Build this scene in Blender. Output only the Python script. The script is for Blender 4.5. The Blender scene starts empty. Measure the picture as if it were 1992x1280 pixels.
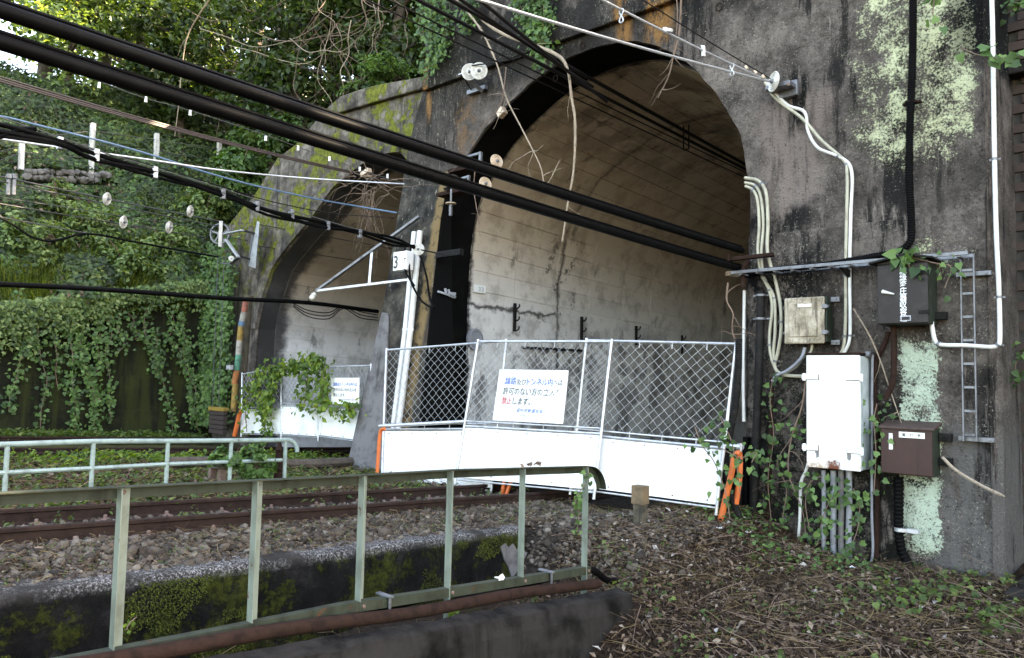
import bpy, math, random
import numpy as np
from math import sin, cos, tan, radians as R, pi, sqrt, atan2
from mathutils import Vector as V, Matrix

random.seed(7)
rng = np.random.default_rng(7)
sc = bpy.context.scene
COL = sc.collection

# ------------------------------------------------------------------ camera, world, sun, exposure
F, CX, CY = 1500.0, 996.0, 640.0            # focal length and centre in photograph pixels (1992 x 1280)
psi, th = R(43), R(3.71)
FW = V((-sin(psi)*cos(th), cos(psi)*cos(th), sin(th)))
r0 = V((cos(psi), sin(psi), 0)); u0 = r0.cross(FW)
roll = math.asin(.0217/cos(th))
RT = r0*cos(roll)+u0*sin(roll); UP = RT.cross(FW)
cd = bpy.data.cameras.new('camera'); cam = bpy.data.objects.new('camera', cd); COL.objects.link(cam)
cd.sensor_width = 36; cd.lens = F/1992*36; cd.clip_start = .05; cd.clip_end = 500
cam.matrix_world = Matrix(((RT.x, UP.x, -FW.x, 0), (RT.y, UP.y, -FW.y, 0), (RT.z, UP.z, -FW.z, 0), (0, 0, 0, 1)))
sc.camera = cam

SUN_DIR = V((.46, .68, .62)).normalized()    # towards the sun: behind the tunnel hill
w = bpy.data.worlds.new('World'); sc.world = w; w.use_nodes = True
nt = w.node_tree; bg = nt.nodes['Background']
sky = nt.nodes.new('ShaderNodeTexSky'); sky.sky_type = 'NISHITA'; sky.sun_disc = False
sky.sun_elevation = math.asin(SUN_DIR.z); sky.sun_rotation = atan2(SUN_DIR.x, SUN_DIR.y)
sky.dust_density = 2.5; sky.air_density = 1.0; sky.ozone_density = .6; sky.altitude = 600
nt.links.new(sky.outputs[0], bg.inputs[0]); bg.inputs[1].default_value = .14
sl = bpy.data.lights.new('sun', 'SUN'); sl.energy = 5.0; sl.angle = R(.5); sl.color = (1, .93, .82)
so = bpy.data.objects.new('sun', sl); COL.objects.link(so)
so.rotation_euler = SUN_DIR.to_track_quat('Z', 'Y').to_euler()
vs = sc.view_settings
vs.view_transform = 'Standard'; vs.look = 'None'; vs.gamma = 1; vs.exposure = 3.75; vs.use_curve_mapping = False
vs.use_white_balance = True; vs.white_balance_temperature = 9000; vs.white_balance_tint = 12
sc.cycles.max_bounces = 6; sc.cycles.transparent_max_bounces = 6; sc.cycles.use_denoising = True
sc.cycles.caustics_reflective = False; sc.cycles.caustics_refractive = False

# ------------------------------------------------------------------ measuring helpers: a sight line met with a real plane
def ray(x, y): return FW*F+RT*(x-CX)-UP*(y-CY)
def aY(x, y, Y): d = ray(x, y); return d*(Y/d.y)
def aX(x, y, X): d = ray(x, y); return d*(X/d.x)
def aZ(x, y, Z): d = ray(x, y); return d*(Z/d.z)
def proj(P):
    P = np.asarray(P, float); f = np.array(FW); k = P@f
    return CX+F*(P@np.array(RT))/k, CY-F*(P@np.array(UP))/k, k

# ------------------------------------------------------------------ value noise for shapes
_lat = rng.random((64, 64))
def vn(x, y):
    x = np.asarray(x, float); y = np.asarray(y, float)
    xi = np.floor(x).astype(int); yi = np.floor(y).astype(int); fx = x-xi; fy = y-yi
    fx = fx*fx*(3-2*fx); fy = fy*fy*(3-2*fy)
    g = lambda a, b: _lat[a % 64, b % 64]
    return (g(xi, yi)*(1-fx)+g(xi+1, yi)*fx)*(1-fy)+(g(xi, yi+1)*(1-fx)+g(xi+1, yi+1)*fx)*fy
def fbm(x, y, o=4):
    s = 0; a = .5
    for i in range(o): s = s+a*(vn(x*2**i+17*i, y*2**i+5*i)-.5); a *= .5
    return s*2

# ------------------------------------------------------------------ objects
def tag(o, label, cat, group=None, kind=None):
    if label: o['label'] = label
    if cat: o['category'] = cat
    if group: o['group'] = group
    if kind: o['kind'] = kind
    return o
def thing(name, label, cat, loc, group=None):
    o = bpy.data.objects.new(name, None); COL.objects.link(o); o.location = loc; o.empty_display_size = .2
    return tag(o, label, cat, group)
def wl(o):
    p = V((0, 0, 0))
    while o is not None: p += o.location; o = o.parent
    return p
def link(name, me, mat, parent=None, loc=None):
    o = bpy.data.objects.new(name, me); COL.objects.link(o)
    if mat is not None and not me.materials: me.materials.append(mat)
    if parent is not None: o.parent = parent
    if loc is not None: o.location = loc
    return o

class MB:
    def __init__(s): s.v = []; s.f = []
    def add(s, vs_, fs):
        n = len(s.v); s.v += [tuple(p) for p in vs_]; s.f += [tuple(i+n for i in f) for f in fs]; return s
    def hexa(s, p):  # 0-3 front loop, 4-7 back loop
        return s.add(p, [(0, 1, 2, 3), (7, 6, 5, 4), (0, 4, 5, 1), (1, 5, 6, 2), (2, 6, 7, 3), (3, 7, 4, 0)])
    def box(s, x0, x1, y0, y1, z0, z1):
        return s.hexa([(x0, y0, z0), (x1, y0, z0), (x1, y0, z1), (x0, y0, z1), (x0, y1, z0), (x1, y1, z0), (x1, y1, z1), (x0, y1, z1)])
    def beam(s, p, q, a, b, up=(0, 0, 1)):
        p, q = V(p), V(q); d = (q-p).normalized(); u = V(up); x = d.cross(u)
        if x.length < 1e-4: x = d.cross(V((0, 1, 0)))
        x.normalize(); y = x.cross(d); x = x*(a/2); y = y*(b/2)
        return s.hexa([p-x-y, p+x-y, p+x+y, p-x+y, q-x-y, q+x-y, q+x+y, q-x+y])
    def tube(s, pts, r, n=8, cap=True):
        pts = [V(p) for p in pts]; m = len(pts)
        rs = r if isinstance(r, (list, tuple)) else [r]*m
        t = []
        for i in range(m):
            d = pts[min(i+1, m-1)]-pts[max(i-1, 0)]
            t.append(d.normalized() if d.length > 1e-9 else V((0, 0, 1)))
        a = t[0].orthogonal().normalized(); vv = []
        for i in range(m):
            a = a-t[i]*a.dot(t[i])
            a = a.normalized() if a.length > 1e-6 else t[i].orthogonal().normalized()
            b = t[i].cross(a)
            for k in range(n):
                an = 2*pi*k/n; vv.append(pts[i]+(a*cos(an)+b*sin(an))*rs[i])
        ff = [(i*n+k, i*n+(k+1) % n, (i+1)*n+(k+1) % n, (i+1)*n+k) for i in range(m-1) for k in range(n)]
        if cap: ff += [tuple(range(n-1, -1, -1)), tuple((m-1)*n+k for k in range(n))]
        return s.add(vv, ff)
    def lathe(s, prof, o, ax, n=16):  # prof: (radius, distance along ax)
        o = V(o); ax = V(ax).normalized(); a = ax.orthogonal().normalized(); b = ax.cross(a); vv = []
        for r_, t in prof:
            for k in range(n):
                an = 2*pi*k/n; vv.append(o+ax*t+(a*cos(an)+b*sin(an))*max(r_, 1e-4))
        m = len(prof)
        ff = [(i*n+k, i*n+(k+1) % n, (i+1)*n+(k+1) % n, (i+1)*n+k) for i in range(m-1) for k in range(n)]
        ff += [tuple(range(n-1, -1, -1)), tuple((m-1)*n+k for k in range(n))]
        return s.add(vv, ff)
    def prism(s, pts, d):
        n = len(pts); d = V(d); pts = [V(p) for p in pts]
        return s.add(pts+[p+d for p in pts], [tuple(range(n)), tuple(range(2*n-1, n-1, -1))]+[(i, i+n, (i+1) % n+n, (i+1) % n) for i in range(n)])
    def build(s, name, mat, parent=None, smooth=False, bevel=0, kind=None):
        me = bpy.data.meshes.new(name)
        if parent is not None: o_ = wl(parent)
        else:
            a = np.array(s.v); o_ = V(((a[:, 0].min()+a[:, 0].max())/2, (a[:, 1].min()+a[:, 1].max())/2, a[:, 2].min()))
        me.from_pydata([(p[0]-o_.x, p[1]-o_.y, p[2]-o_.z) for p in s.v], [], s.f); me.update()
        if smooth:
            me.polygons.foreach_set('use_smooth', [True]*len(me.polygons)); me.set_sharp_from_angle(angle=R(45))
        o = link(name, me, mat, parent)
        if parent is None: o.location = o_
        if bevel:
            m = o.modifiers.new('bevel', 'BEVEL'); m.width = bevel; m.segments = 2; m.limit_method = 'ANGLE'; m.angle_limit = R(35)
        if kind: o['kind'] = kind
        return o

def np_mesh(name, verts, faces, mat, parent=None, fsize=3):
    me = bpy.data.meshes.new(name); nv, nf = len(verts), len(faces)
    o_ = wl(parent) if parent is not None else V((0, 0, 0))
    if parent is not None: verts = verts-np.array(o_)
    me.vertices.add(nv); me.vertices.foreach_set('co', np.asarray(verts, np.float32).ravel())
    me.loops.add(nf*fsize); me.loops.foreach_set('vertex_index', np.asarray(faces, np.int32).ravel())
    me.polygons.add(nf); me.polygons.foreach_set('loop_start', np.arange(0, nf*fsize, fsize, dtype=np.int32))
    me.polygons.foreach_set('loop_total', np.full(nf, fsize, np.int32))
    me.update(calc_edges=True)
    return link(name, me, mat, parent)

def spline(pts, k=6):
    pts = [V(p) for p in pts]; P = [pts[0]*2-pts[1]]+pts+[pts[-1]*2-pts[-2]]; out = []
    for i in range(1, len(P)-2):
        a, b, c, d = P[i-1], P[i], P[i+1], P[i+2]
        for j in range(k):
            t = j/k
            out.append(.5*((2*b)+(c-a)*t+(2*a-5*b+4*c-d)*t*t+(3*b-a-3*c+d)*t**3))
    return out+[pts[-1]]

# ------------------------------------------------------------------ node helper
class Mat:
    def __init__(s, name, rough=.8, metal=0, spec=.4):
        s.m = bpy.data.materials.new(name); s.m.use_nodes = True; s.t = s.m.node_tree; s.N = s.t.nodes; s.b = s.N['Principled BSDF']
        s.b.inputs['Roughness'].default_value = rough; s.b.inputs['Metallic'].default_value = metal
        s.b.inputs['Specular IOR Level'].default_value = spec; s._p = None
    def lk(s, a, sock):
        if isinstance(a, bpy.types.NodeSocket): s.t.links.new(a, sock)
        elif isinstance(a, (tuple, list)): sock.default_value = tuple(a)+((1,) if len(a) == 3 and len(sock.default_value) == 4 else ())
        else: sock.default_value = a
    def n(s, typ, **kw):
        x = s.N.new(typ)
        for k, v_ in kw.items(): setattr(x, k, v_)
        return x
    def pos(s):
        if s._p is None: s._p = s.n('ShaderNodeNewGeometry').outputs['Position']
        return s._p
    def sep(s):
        x = s.n('ShaderNodeSeparateXYZ'); s.lk(s.pos(), x.inputs[0]); return x.outputs
    def scaled(s, sx, sy, sz):
        x = s.n('ShaderNodeVectorMath', operation='MULTIPLY'); s.lk(s.pos(), x.inputs[0]); x.inputs[1].default_value = (sx, sy, sz); return x.outputs[0]
    def noise(s, scale, detail=4, rough=.6, vec=None, dist=0):
        x = s.n('ShaderNodeTexNoise'); s.lk(vec or s.pos(), x.inputs['Vector']); x.inputs['Scale'].default_value = scale
        x.inputs['Detail'].default_value = detail; x.inputs['Roughness'].default_value = rough; x.inputs['Distortion'].default_value = dist
        return x.outputs['Fac']
    def vor(s, scale, vec=None, feature='F1', out='Distance'):
        x = s.n('ShaderNodeTexVoronoi', feature=feature); s.lk(vec or s.pos(), x.inputs['Vector']); x.inputs['Scale'].default_value = scale
        return x.outputs[out]
    def mr(s, v_, a, b, c=0, d=1):
        x = s.n('ShaderNodeMapRange', interpolation_type='SMOOTHSTEP'); s.lk(v_, x.inputs[0])
        for i, q in enumerate((a, b, c, d)): x.inputs[i+1].default_value = q
        return x.outputs[0]
    def ma(s, op, a, b=0):
        x = s.n('ShaderNodeMath', operation=op); s.lk(a, x.inputs[0]); s.lk(b, x.inputs[1]); return x.outputs[0]
    def mul(s, *a):
        r_ = a[0]
        for q in a[1:]: r_ = s.ma('MULTIPLY', r_, q)
        return r_
    def mix(s, f, a, b):
        x = s.n('ShaderNodeMix', data_type='RGBA'); s.lk(f, x.inputs[0]); s.lk(a, x.inputs[6]); s.lk(b, x.inputs[7]); return x.outputs[2]
    def ramp(s, f, stops):
        x = s.n('ShaderNodeValToRGB'); s.lk(f, x.inputs[0]); e = x.color_ramp.elements
        while len(e) < len(stops): e.new(.5)
        for q, (p, c) in zip(e, stops): q.position = p; q.color = (*c, 1)
        return x.outputs[0]
    def band(s, v_, a, b, soft):  # 1 inside a..b
        return s.mul(s.mr(v_, a-soft, a+soft), s.mr(v_, b-soft, b+soft, 1, 0))
    def rnd(s, island=True):
        return s.n('ShaderNodeNewGeometry').outputs['Random Per Island'] if island else s.n('ShaderNodeObjectInfo').outputs['Random']
    def col(s, c): s.lk(c, s.b.inputs['Base Color']); return s
    def rough(s, c): s.lk(c, s.b.inputs['Roughness']); return s
    def bump(s, h, strength=.5, dist=.02):
        x = s.n('ShaderNodeBump'); s.lk(h, x.inputs['Height']); x.inputs['Strength'].default_value = strength; x.inputs['Distance'].default_value = dist
        s.lk(x.outputs[0], s.b.inputs['Normal']); return s

def plain(name, c, dirt=None, amt=.5, scale=8, rough=.6, metal=0, streak=0, bump=0, rust=0, spec=.4):
    m = Mat(name, rough, metal, spec); dirt = dirt or tuple(q*.55 for q in c)
    f = m.mr(m.noise(scale, 5, .65), .42, .72, 0, amt)
    out = m.mix(f, c, dirt)
    if streak:
        f2 = m.mr(m.noise(1, 5, .6, m.scaled(streak, streak, streak*.08)), .52, .72, 0, .7); out = m.mix(f2, out, tuple(q*.6 for q in dirt))
    if rust:
        f3 = m.mr(m.noise(scale*1.7, 6, .7), .68-rust*.2, .74-rust*.15); out = m.mix(f3, out, (.09, .035, .017))
        m.rough(m.mix(f3, (rough,)*3, (.9,)*3))
    m.col(out)
    if bump: m.bump(m.noise(scale*5, 4, .7), bump, .01)
    return m.m

# ------------------------------------------------------------------ materials
def mk_portal():
    m = Mat('portal_concrete', .92, 0, .12); o = m.sep(); X, Z = o[0], o[2]
    big = m.noise(.75, 7, .66); mid = m.noise(2.6, 9, .74); fine = m.noise(30, 5, .75); wob = m.noise(1.1, 5, .65)
    st = m.noise(1, 8, .72, m.scaled(4.2, 4.2, .55)); st2 = m.noise(1, 8, .72, m.scaled(11, 11, 1.6))
    c = m.ramp(m.ma('ADD', m.mul(mid, .58), m.ma('ADD', m.mul(fine, .2), m.mul(m.noise(11, 8, .8), .22))), [(.36, (.022, .019, .017)), (.45, (.090, .076, .067)), (.53, (.175, .147, .131)), (.66, (.32, .27, .235))])
    c = m.mix(m.mr(big, .46, .62, 0, .55), c, (.050, .043, .039))
    c = m.mix(m.mul(m.mr(st, .52, .60, 0, .9), m.mr(m.noise(.5, 3, .5), .38, .52)), c, (.012, .011, .011))     # black run-off
    c = m.mix(m.mul(m.mr(st2, .57, .66, 0, .75), m.mr(big, .5, .42)), c, (.33, .28, .245))                      # pale lime runs
    wZ = m.ma('ADD', Z, m.mul(m.ma('SUBTRACT', wob, .5), .9)); wX = m.ma('ADD', X, m.mul(m.ma('SUBTRACT', m.noise(1.4, 5, .65), .5), .9))
    # cleaner pinkish concrete under the wire bracket, with crisp dark drips
    c = m.mix(m.mul(m.band(wX, -4.62, -3.75, .15), m.band(wZ, 2.25, 3.9, .2), m.mr(m.noise(1, 8, .7, m.scaled(7, 7, 1.1)), .36, .54), .85), c, (.23, .185, .165))
    c = m.mix(m.mul(m.band(X, -4.35, -3.95, .08), m.band(wZ, 3.4, 4.2, .15), m.mr(m.noise(1, 7, .7, m.scaled(9, 9, 1.5)), .45, .53)), c, (.011, .011, .010))
    # black growth over and under the joint, and round the boxes
    k = m.ma('MAXIMUM', m.mul(m.band(wZ, 2.0, 2.32, .1), m.mr(wX, -3.3, -4.2)), m.mul(m.band(wZ, .2, 1.75, .3), m.mr(wX, -3.2, -4.3, .25, 1)))
    c = m.mix(m.mul(k, m.mr(m.noise(1, 8, .75, m.scaled(4, 4, 2.2)), .44, .53), .95), c, (.009, .009, .009))
    c = m.mix(m.mul(m.mr(wZ, .6, -.3), m.mr(m.noise(2.4, 9, .78), .43, .52), m.mr(wX, -2.35, -2.75), .95), c, (.011, .012, .010))
    c = m.mix(m.mul(m.mr(wZ, .0, -.8), m.mr(wX, -2.75, -2.3), m.mr(m.noise(1, 7, .7, m.scaled(5, 5, .8)), .36, .5), .8), c, (.155, .148, .142))
    # dark upper band with rust-orange seeps
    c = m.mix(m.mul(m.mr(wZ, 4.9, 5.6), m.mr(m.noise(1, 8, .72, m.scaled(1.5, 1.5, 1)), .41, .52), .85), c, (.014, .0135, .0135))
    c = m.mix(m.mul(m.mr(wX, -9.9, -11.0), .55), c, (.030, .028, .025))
    c = m.mix(m.mul(m.mr(X, -10.2, -10.7), m.mr(m.noise(1, 5, .7, m.scaled(15, 15, 6)), .60, .66, 0, .8)), c, (.27, .235, .19))
    org = m.mul(m.ma('MAXIMUM', m.band(X, -7.05, -6.8, .09), m.ma('MAXIMUM', m.band(X, -6.5, -6.05, .12), m.band(X, -11.72, -11.58, .05))), m.mr(m.noise(6, 7, .75, m.scaled(1, 1, .35)), .42, .54), m.mr(Z, 5.0, 5.35))
    org = m.ma('MAXIMUM', org, m.mul(m.band(wX, -10.75, -10.35, .1), m.band(Z, 3.9, 5.3, .3), m.mr(m.noise(4, 7, .7), .45, .58), .4))
    c = m.mix(org, c, m.mix(m.noise(9, 4, .7), (.16, .075, .03), (.38, .20, .075)))
    # pale yellow-green lichen on the right
    R1 = m.mul(m.mr(wX, -3.95, -2.95), m.mr(wX, -1.93, -2.12), m.mr(wZ, 2.1, 3.2)); R1 = m.ma('MAXIMUM', R1, m.mul(m.band(wX, -2.75, -2.1, .2), m.band(wZ, 1.2, 1.8, .2), .75))
    R2 = m.mul(m.band(m.ma('ADD', X, m.ma('ADD', m.mul(m.ma('SUBTRACT', fine, .5), .14), m.mul(m.ma('SUBTRACT', m.noise(3.3, 5, .7), .5), .34))), -2.90, -2.44, .05), m.mr(wZ, -2.2, -1.7), m.mr(wZ, .82, .45))
    spk = m.ma('ADD', m.mul(m.noise(38, 6, .85), .60), m.mul(m.noise(4.2, 6, .72), .42)); reg = m.ma('MAXIMUM', R1, m.mul(R2, 1.15))
    lic = m.mr(m.ma('SUBTRACT', spk, m.ma('SUBTRACT', .675, m.mul(reg, .195))), 0, .05)
    lc = m.mix(m.noise(7, 5, .7), (.54, .59, .34), (.80, .81, .56)); lc = m.mix(R2, lc, m.mix(m.noise(5, 5, .7), (.46, .58, .44), (.70, .80, .66)))
    c = m.mix(m.mul(lic, m.mr(X, -4.5, -3.3, .12, 1)), c, lc)
    dk = m.mul(m.band(X, -2.3, -1.7, .10), m.mr(m.ma('ADD', Z, m.mul(wob, 1.4)), 4.3, 4.6)); c = m.mix(m.mul(dk, m.mr(lic, 0, 1, 1, .6)), c, (.009, .009, .009))
    c = m.mix(m.mul(m.mr(m.noise(40, 3, .6), .62, .655), m.mr(m.noise(1.9, 4, .6), .42, .56), .75), c, (.36, .345, .28)); c = m.mix(m.mr(m.noise(33, 4, .7), .39, .35, 0, .85), c, (.010, .010, .009)); c = m.mix(m.mul(m.mr(m.noise(8, 8, .85), .44, .40), m.mr(m.noise(.9, 3, .5), .45, .58), .55), c, (.014, .013, .012))
    m.col(c); m.bump(m.ma('ADD', m.mul(mid, 1.6), m.ma('ADD', m.mul(fine, .9), m.mul(lic, .15))), 1, .06)
    return m.m
def mk_left():
    m = Mat('left_portal_concrete', .92, 0, .12); o = m.sep(); X, Z = o[0], o[2]
    mid = m.noise(2.6, 7, .68); st = m.noise(1, 6, .66, m.scaled(5, 5, .3))
    c = m.ramp(mid, [(.36, (.035, .03, .026)), (.5, (.10, .086, .075)), (.64, (.21, .18, .155))])
    c = m.mix(m.mr(st, .5, .66, 0, .7), c, (.02, .018, .017))
    ms = m.ma('ADD', m.mul(m.noise(2.2, 6, .75), .75), m.mul(m.noise(.7, 3, .5), .35))
    moss = m.mr(ms, .545, .59)
    c = m.mix(m.mul(moss, m.mr(Z, 1.2, 3.2)), c, m.ramp(m.noise(9, 4, .7), [(.35, (.055, .06, .012)), (.65, (.16, .17, .03))]))
    c = m.mix(m.mr(m.noise(22, 4, .7), .68, .74, 0, .5), c, (.28, .25, .22))
    m.col(c); m.bump(m.ma('ADD', mid, m.ma('ADD', m.mul(m.noise(24, 4, .7), .5), m.mul(moss, .4))), .85, .03)
    return m.m
def mk_pillar():
    m = Mat('pillar_concrete', .92, 0, .1); o = m.sep(); X, Z = o[0], o[2]
    mid = m.noise(3, 7, .7)
    c = m.ramp(mid, [(.36, (.014, .014, .0125)), (.52, (.042, .039, .034)), (.68, (.10, .09, .075))])
    sp = m.noise(1, 4, .7, m.scaled(16, 16, 7)); c = m.mix(m.mul(m.mr(sp, .60, .66, 0, .75), m.mr(Z, .5, 2.0)), c, (.25, .22, .18))
    c = m.mix(m.mul(m.mr(m.noise(1, 5, .6, m.scaled(6, 6, .5)), .52, .66), m.mr(Z, 1.8, .2), .6), c, (.06, .035, .028))
    ed = m.mul(m.band(m.ma('ADD', X, m.mul(m.noise(3, 3, .6), .25)), -11.03, -10.78, .05), m.mr(Z, 4.8, 4.3), m.mr(m.noise(6, 5, .6), .32, .5)); c = m.mix(m.mul(ed, .8), c, (.20, .135, .065))
    ms = m.mr(m.noise(2.4, 6, .75), .60, .66); c = m.mix(m.mul(ms, m.mr(Z, 2.4, 4.2), .6), c, (.06, .062, .02))
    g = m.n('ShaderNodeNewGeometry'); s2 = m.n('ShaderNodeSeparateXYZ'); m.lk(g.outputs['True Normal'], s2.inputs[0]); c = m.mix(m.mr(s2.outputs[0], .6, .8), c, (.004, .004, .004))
    m.col(c); m.bump(m.ma('ADD', mid, m.mul(m.noise(30, 4, .7), .4)), .8, .03)
    return m.m
def mk_lining(k=0):
    m = Mat('lining_concrete', .9, 0, .12); o = m.sep(); X, Y, Z = o
    rn = m.rnd(False)
    base = m.mix(m.mr(Z, .8, 3.6), (.74, .72, .705), (.48, .375, .275))
    if k: base = m.mix(m.mr(Z, .2, 2.6), (.72, .72, .745), (.38, .30, .235))
    c = m.mix(m.mr(m.noise(1.7, 8, .72), .46, .64, 0, .6), base, m.mix(m.mr(Z, .8, 3.6), (.32, .30, .285), (.27, .195, .135)))
    c = m.mix(m.mr(rn, 0, 1, 0, .12), c, (.16, .13, .105))
    st = m.noise(1, 6, .65, m.scaled(2.2, 2.2, .8)); c = m.mix(m.mr(st, .60, .68, 0, .6), c, (.05, .043, .038))
    c = m.mix(m.mr(m.noise(9, 5, .7), .66, .72, 0, .7), c, (.03, .026, .024))
    c = m.mix(m.mul(m.mr(Z, 4.3, 5.2), m.mr(m.noise(1.2, 6, .7), .46, .58), .5), c, (.05, .036, .026))
    if k == 0:
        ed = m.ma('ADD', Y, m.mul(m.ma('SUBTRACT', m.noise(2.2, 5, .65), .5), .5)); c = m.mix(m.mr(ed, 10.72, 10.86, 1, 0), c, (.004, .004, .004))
        cr = m.ma('ADD', Y, m.mul(m.ma('SUBTRACT', m.noise(1.3, 5, .65), .5), .55)); c = m.mix(m.mul(m.band(cr, 13.51, 13.61, .06), m.mr(m.noise(3, 6, .7), .36, .54, .25, .95), m.mr(Z, 2.0, 4.5, 1, .6)), c, (.022, .019, .017))
        c = m.mix(m.mul(m.band(m.ma('ADD', Z, m.mul(m.ma('SUBTRACT', m.noise(1.6, 7, .7), .5), .55)), 1.42, 1.50, .04), m.mr(Y, 13.7, 13.4), .9), c, (.02, .018, .017))
        c = m.mix(m.mul(m.mr(m.noise(1.1, 8, .75), .52, .57), m.mr(Z, 1.6, .7), .75), c, (.16, .15, .145))
        c = m.mix(m.mul(m.mr(m.noise(2.6, 8, .75), .56, .60), m.band(Y, 12.9, 14.3, .5), m.band(Z, .2, 3.2, .5), .8), c, (.03, .027, .025))
    else:
        ed = m.ma('ADD', Y, m.mul(m.ma('SUBTRACT', m.noise(1.6, 5, .65), .5), .8)); c = m.mix(m.mr(ed, 10.62, 10.95, .9, 0), c, (.022, .021, .022))
    m.col(c); m.bump(m.ma('ADD', m.noise(5, 6, .7), m.mul(m.noise(38, 3, .6), .3)), .5, .02)
    return m.m
def mk_mosswall():
    m = Mat('moss_wall', .95, 0, .2); o = m.sep(); Z = o[2]
    c = m.ramp(m.noise(1.5, 7, .7), [(.36, (.004, .0045, .003)), (.55, (.012, .0135, .006)), (.7, (.026, .028, .010))])
    c = m.mix(m.mul(m.mr(m.noise(1, 5, .6, m.scaled(3, 3, .25)), .5, .64), .7), c, (.026, .031, .008))
    c = m.mix(m.mr(m.noise(12, 5, .7), .68, .75, 0, .5), c, (.09, .09, .08))
    m.col(c); m.bump(m.noise(14, 5, .7), .8, .03); return m.m
def mk_platform():
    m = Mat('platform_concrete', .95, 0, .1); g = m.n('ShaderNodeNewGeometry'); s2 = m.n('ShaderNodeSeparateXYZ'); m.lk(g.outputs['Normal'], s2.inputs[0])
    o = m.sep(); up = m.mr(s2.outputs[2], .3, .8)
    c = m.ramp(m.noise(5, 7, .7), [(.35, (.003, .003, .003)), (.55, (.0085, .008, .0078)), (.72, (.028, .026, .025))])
    mo = m.ma('ADD', m.mul(m.noise(3.1, 6, .72), .7), m.mul(m.noise(1.1, 3, .5), .4))
    moss = m.mr(m.ma('ADD', mo, m.mul(m.noise(28, 4, .8), .12)), .60, .66)
    rg = m.mr(m.noise(1, 2, .5), 0, 1)
    c = m.mix(m.mul(moss, m.mr(up, 0, 1, .6, .1)), c, m.ramp(m.noise(16, 5, .8), [(.4, (.012, .017, .003)), (.62, (.062, .070, .008))]))
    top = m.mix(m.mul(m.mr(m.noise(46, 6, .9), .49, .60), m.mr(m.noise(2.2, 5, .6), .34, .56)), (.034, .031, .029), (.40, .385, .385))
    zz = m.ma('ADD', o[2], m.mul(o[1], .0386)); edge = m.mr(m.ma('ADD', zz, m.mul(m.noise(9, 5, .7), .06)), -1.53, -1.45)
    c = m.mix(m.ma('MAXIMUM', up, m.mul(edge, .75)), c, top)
    m.col(c); m.bump(m.ma('ADD', m.noise(30, 5, .75), m.mul(moss, .6)), .9, .03); return m.m
def mk_ground():
    m = Mat('yard_ground', .95, 0, .08); o = m.sep(); X, Y, Z = o
    n1 = m.noise(2.2, 6, .7); n2 = m.noise(22, 5, .75)
    lit = m.ramp(n2, [(.35, (.010, .007, .0055)), (.52, (.034, .022, .016)), (.70, (.085, .057, .038))])
    bal = m.ramp(m.noise(16, 5, .7), [(.36, (.016, .0135, .012)), (.54, (.045, .037, .031)), (.7, (.10, .085, .07))])
    gra = m.ramp(n2, [(.3, (.03, .028, .012)), (.55, (.075, .075, .025)), (.75, (.14, .13, .05))])
    c = m.mix(m.mr(m.ma('ADD', X, m.mul(n1, 1.2)), -5.9, -4.7), bal, lit)
    c = m.mix(m.mul(m.mr(m.ma('ADD', X, m.mul(n1, .8)), -8.9, -8.4, 1, 0), m.mr(n1, .38, .5)), c, gra)
    c = m.mix(m.mul(m.mr(n1, .56, .66), m.mr(X, -7, -5, .5, .15)), c, (.045, .06, .018))
    m.col(c); m.bump(m.ma('ADD', n2, m.noise(60, 4, .7)), 1, .03); return m.m
def mk_hill():
    m = Mat('hill_soil', .95, 0, .2)
    m.col(m.ramp(m.noise(1.2, 6, .7), [(.3, (.008, .010, .004)), (.6, (.022, .026, .010)), (.8, (.05, .042, .025))])); m.bump(m.noise(6, 5, .7), 1, .1); return m.m
def mk_leaf(name, stops, trans=.35, rough=.5, clump=1.1):
    m = Mat(name, rough, 0, .35); f = m.ma('ADD', m.mul(m.rnd(), .6), m.mul(m.noise(clump, 3, .6), .55))
    c = m.ramp(m.ma('SUBTRACT', f, .06), stops); m.col(c)
    tr = m.n('ShaderNodeBsdfTranslucent'); br = m.n('ShaderNodeVectorMath', operation='MULTIPLY'); m.lk(c, br.inputs[0]); br.inputs[1].default_value = (1.7, 1.6, .6); m.lk(br.outputs[0], tr.inputs[0])
    mx = m.n('ShaderNodeMixShader'); mx.inputs[0].default_value = trans; m.lk(m.b.outputs[0], mx.inputs[1]); m.lk(tr.outputs[0], mx.inputs[2])
    m.lk(mx.outputs[0], m.N['Material Output'].inputs[0]); return m.m
def island(name, stops, rough=.9, bumpy=0):
    m = Mat(name, rough, 0, .25); m.col(m.ramp(m.ma('ADD', m.mul(m.rnd(), .8), m.mul(m.noise(30, 4, .7), .25)), stops))
    if bumpy: m.bump(m.noise(40, 4, .7), bumpy, .01)
    return m.m

M = {}
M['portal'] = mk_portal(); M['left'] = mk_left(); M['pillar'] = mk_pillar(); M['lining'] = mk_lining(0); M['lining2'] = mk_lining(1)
M['mosswall'] = mk_mosswall(); M['platform'] = mk_platform(); M['ground'] = mk_ground(); M['hill'] = mk_hill()
M['soot'] = plain('sooted_concrete', (.004, .004, .004), (.012, .011, .011), .5, 3, .95, bump=.5, spec=.05)
M['soot2'] = plain('damp_concrete', (.03, .029, .029), (.07, .065, .065), .6, 2, .85, bump=.5)
M['repair'] = plain('repair_concrete', (.15, .14, .14), (.055, .05, .05), .9, 4, .9, streak=4, bump=.5)
M['kerb'] = plain('kerb_concrete', (.024, .0215, .020), (.003, .003, .0027), 1, 2.6, .95, streak=4, bump=1, spec=.1)
M['rail'] = plain('rusty_rail', (.032, .019, .0155), (.013, .0085, .0075), .9, 7, .85, bump=.5, spec=.1)
M['railtop'] = plain('rail_head', (.10, .085, .08), (.045, .033, .028), .8, 7, .5, .4)
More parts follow.
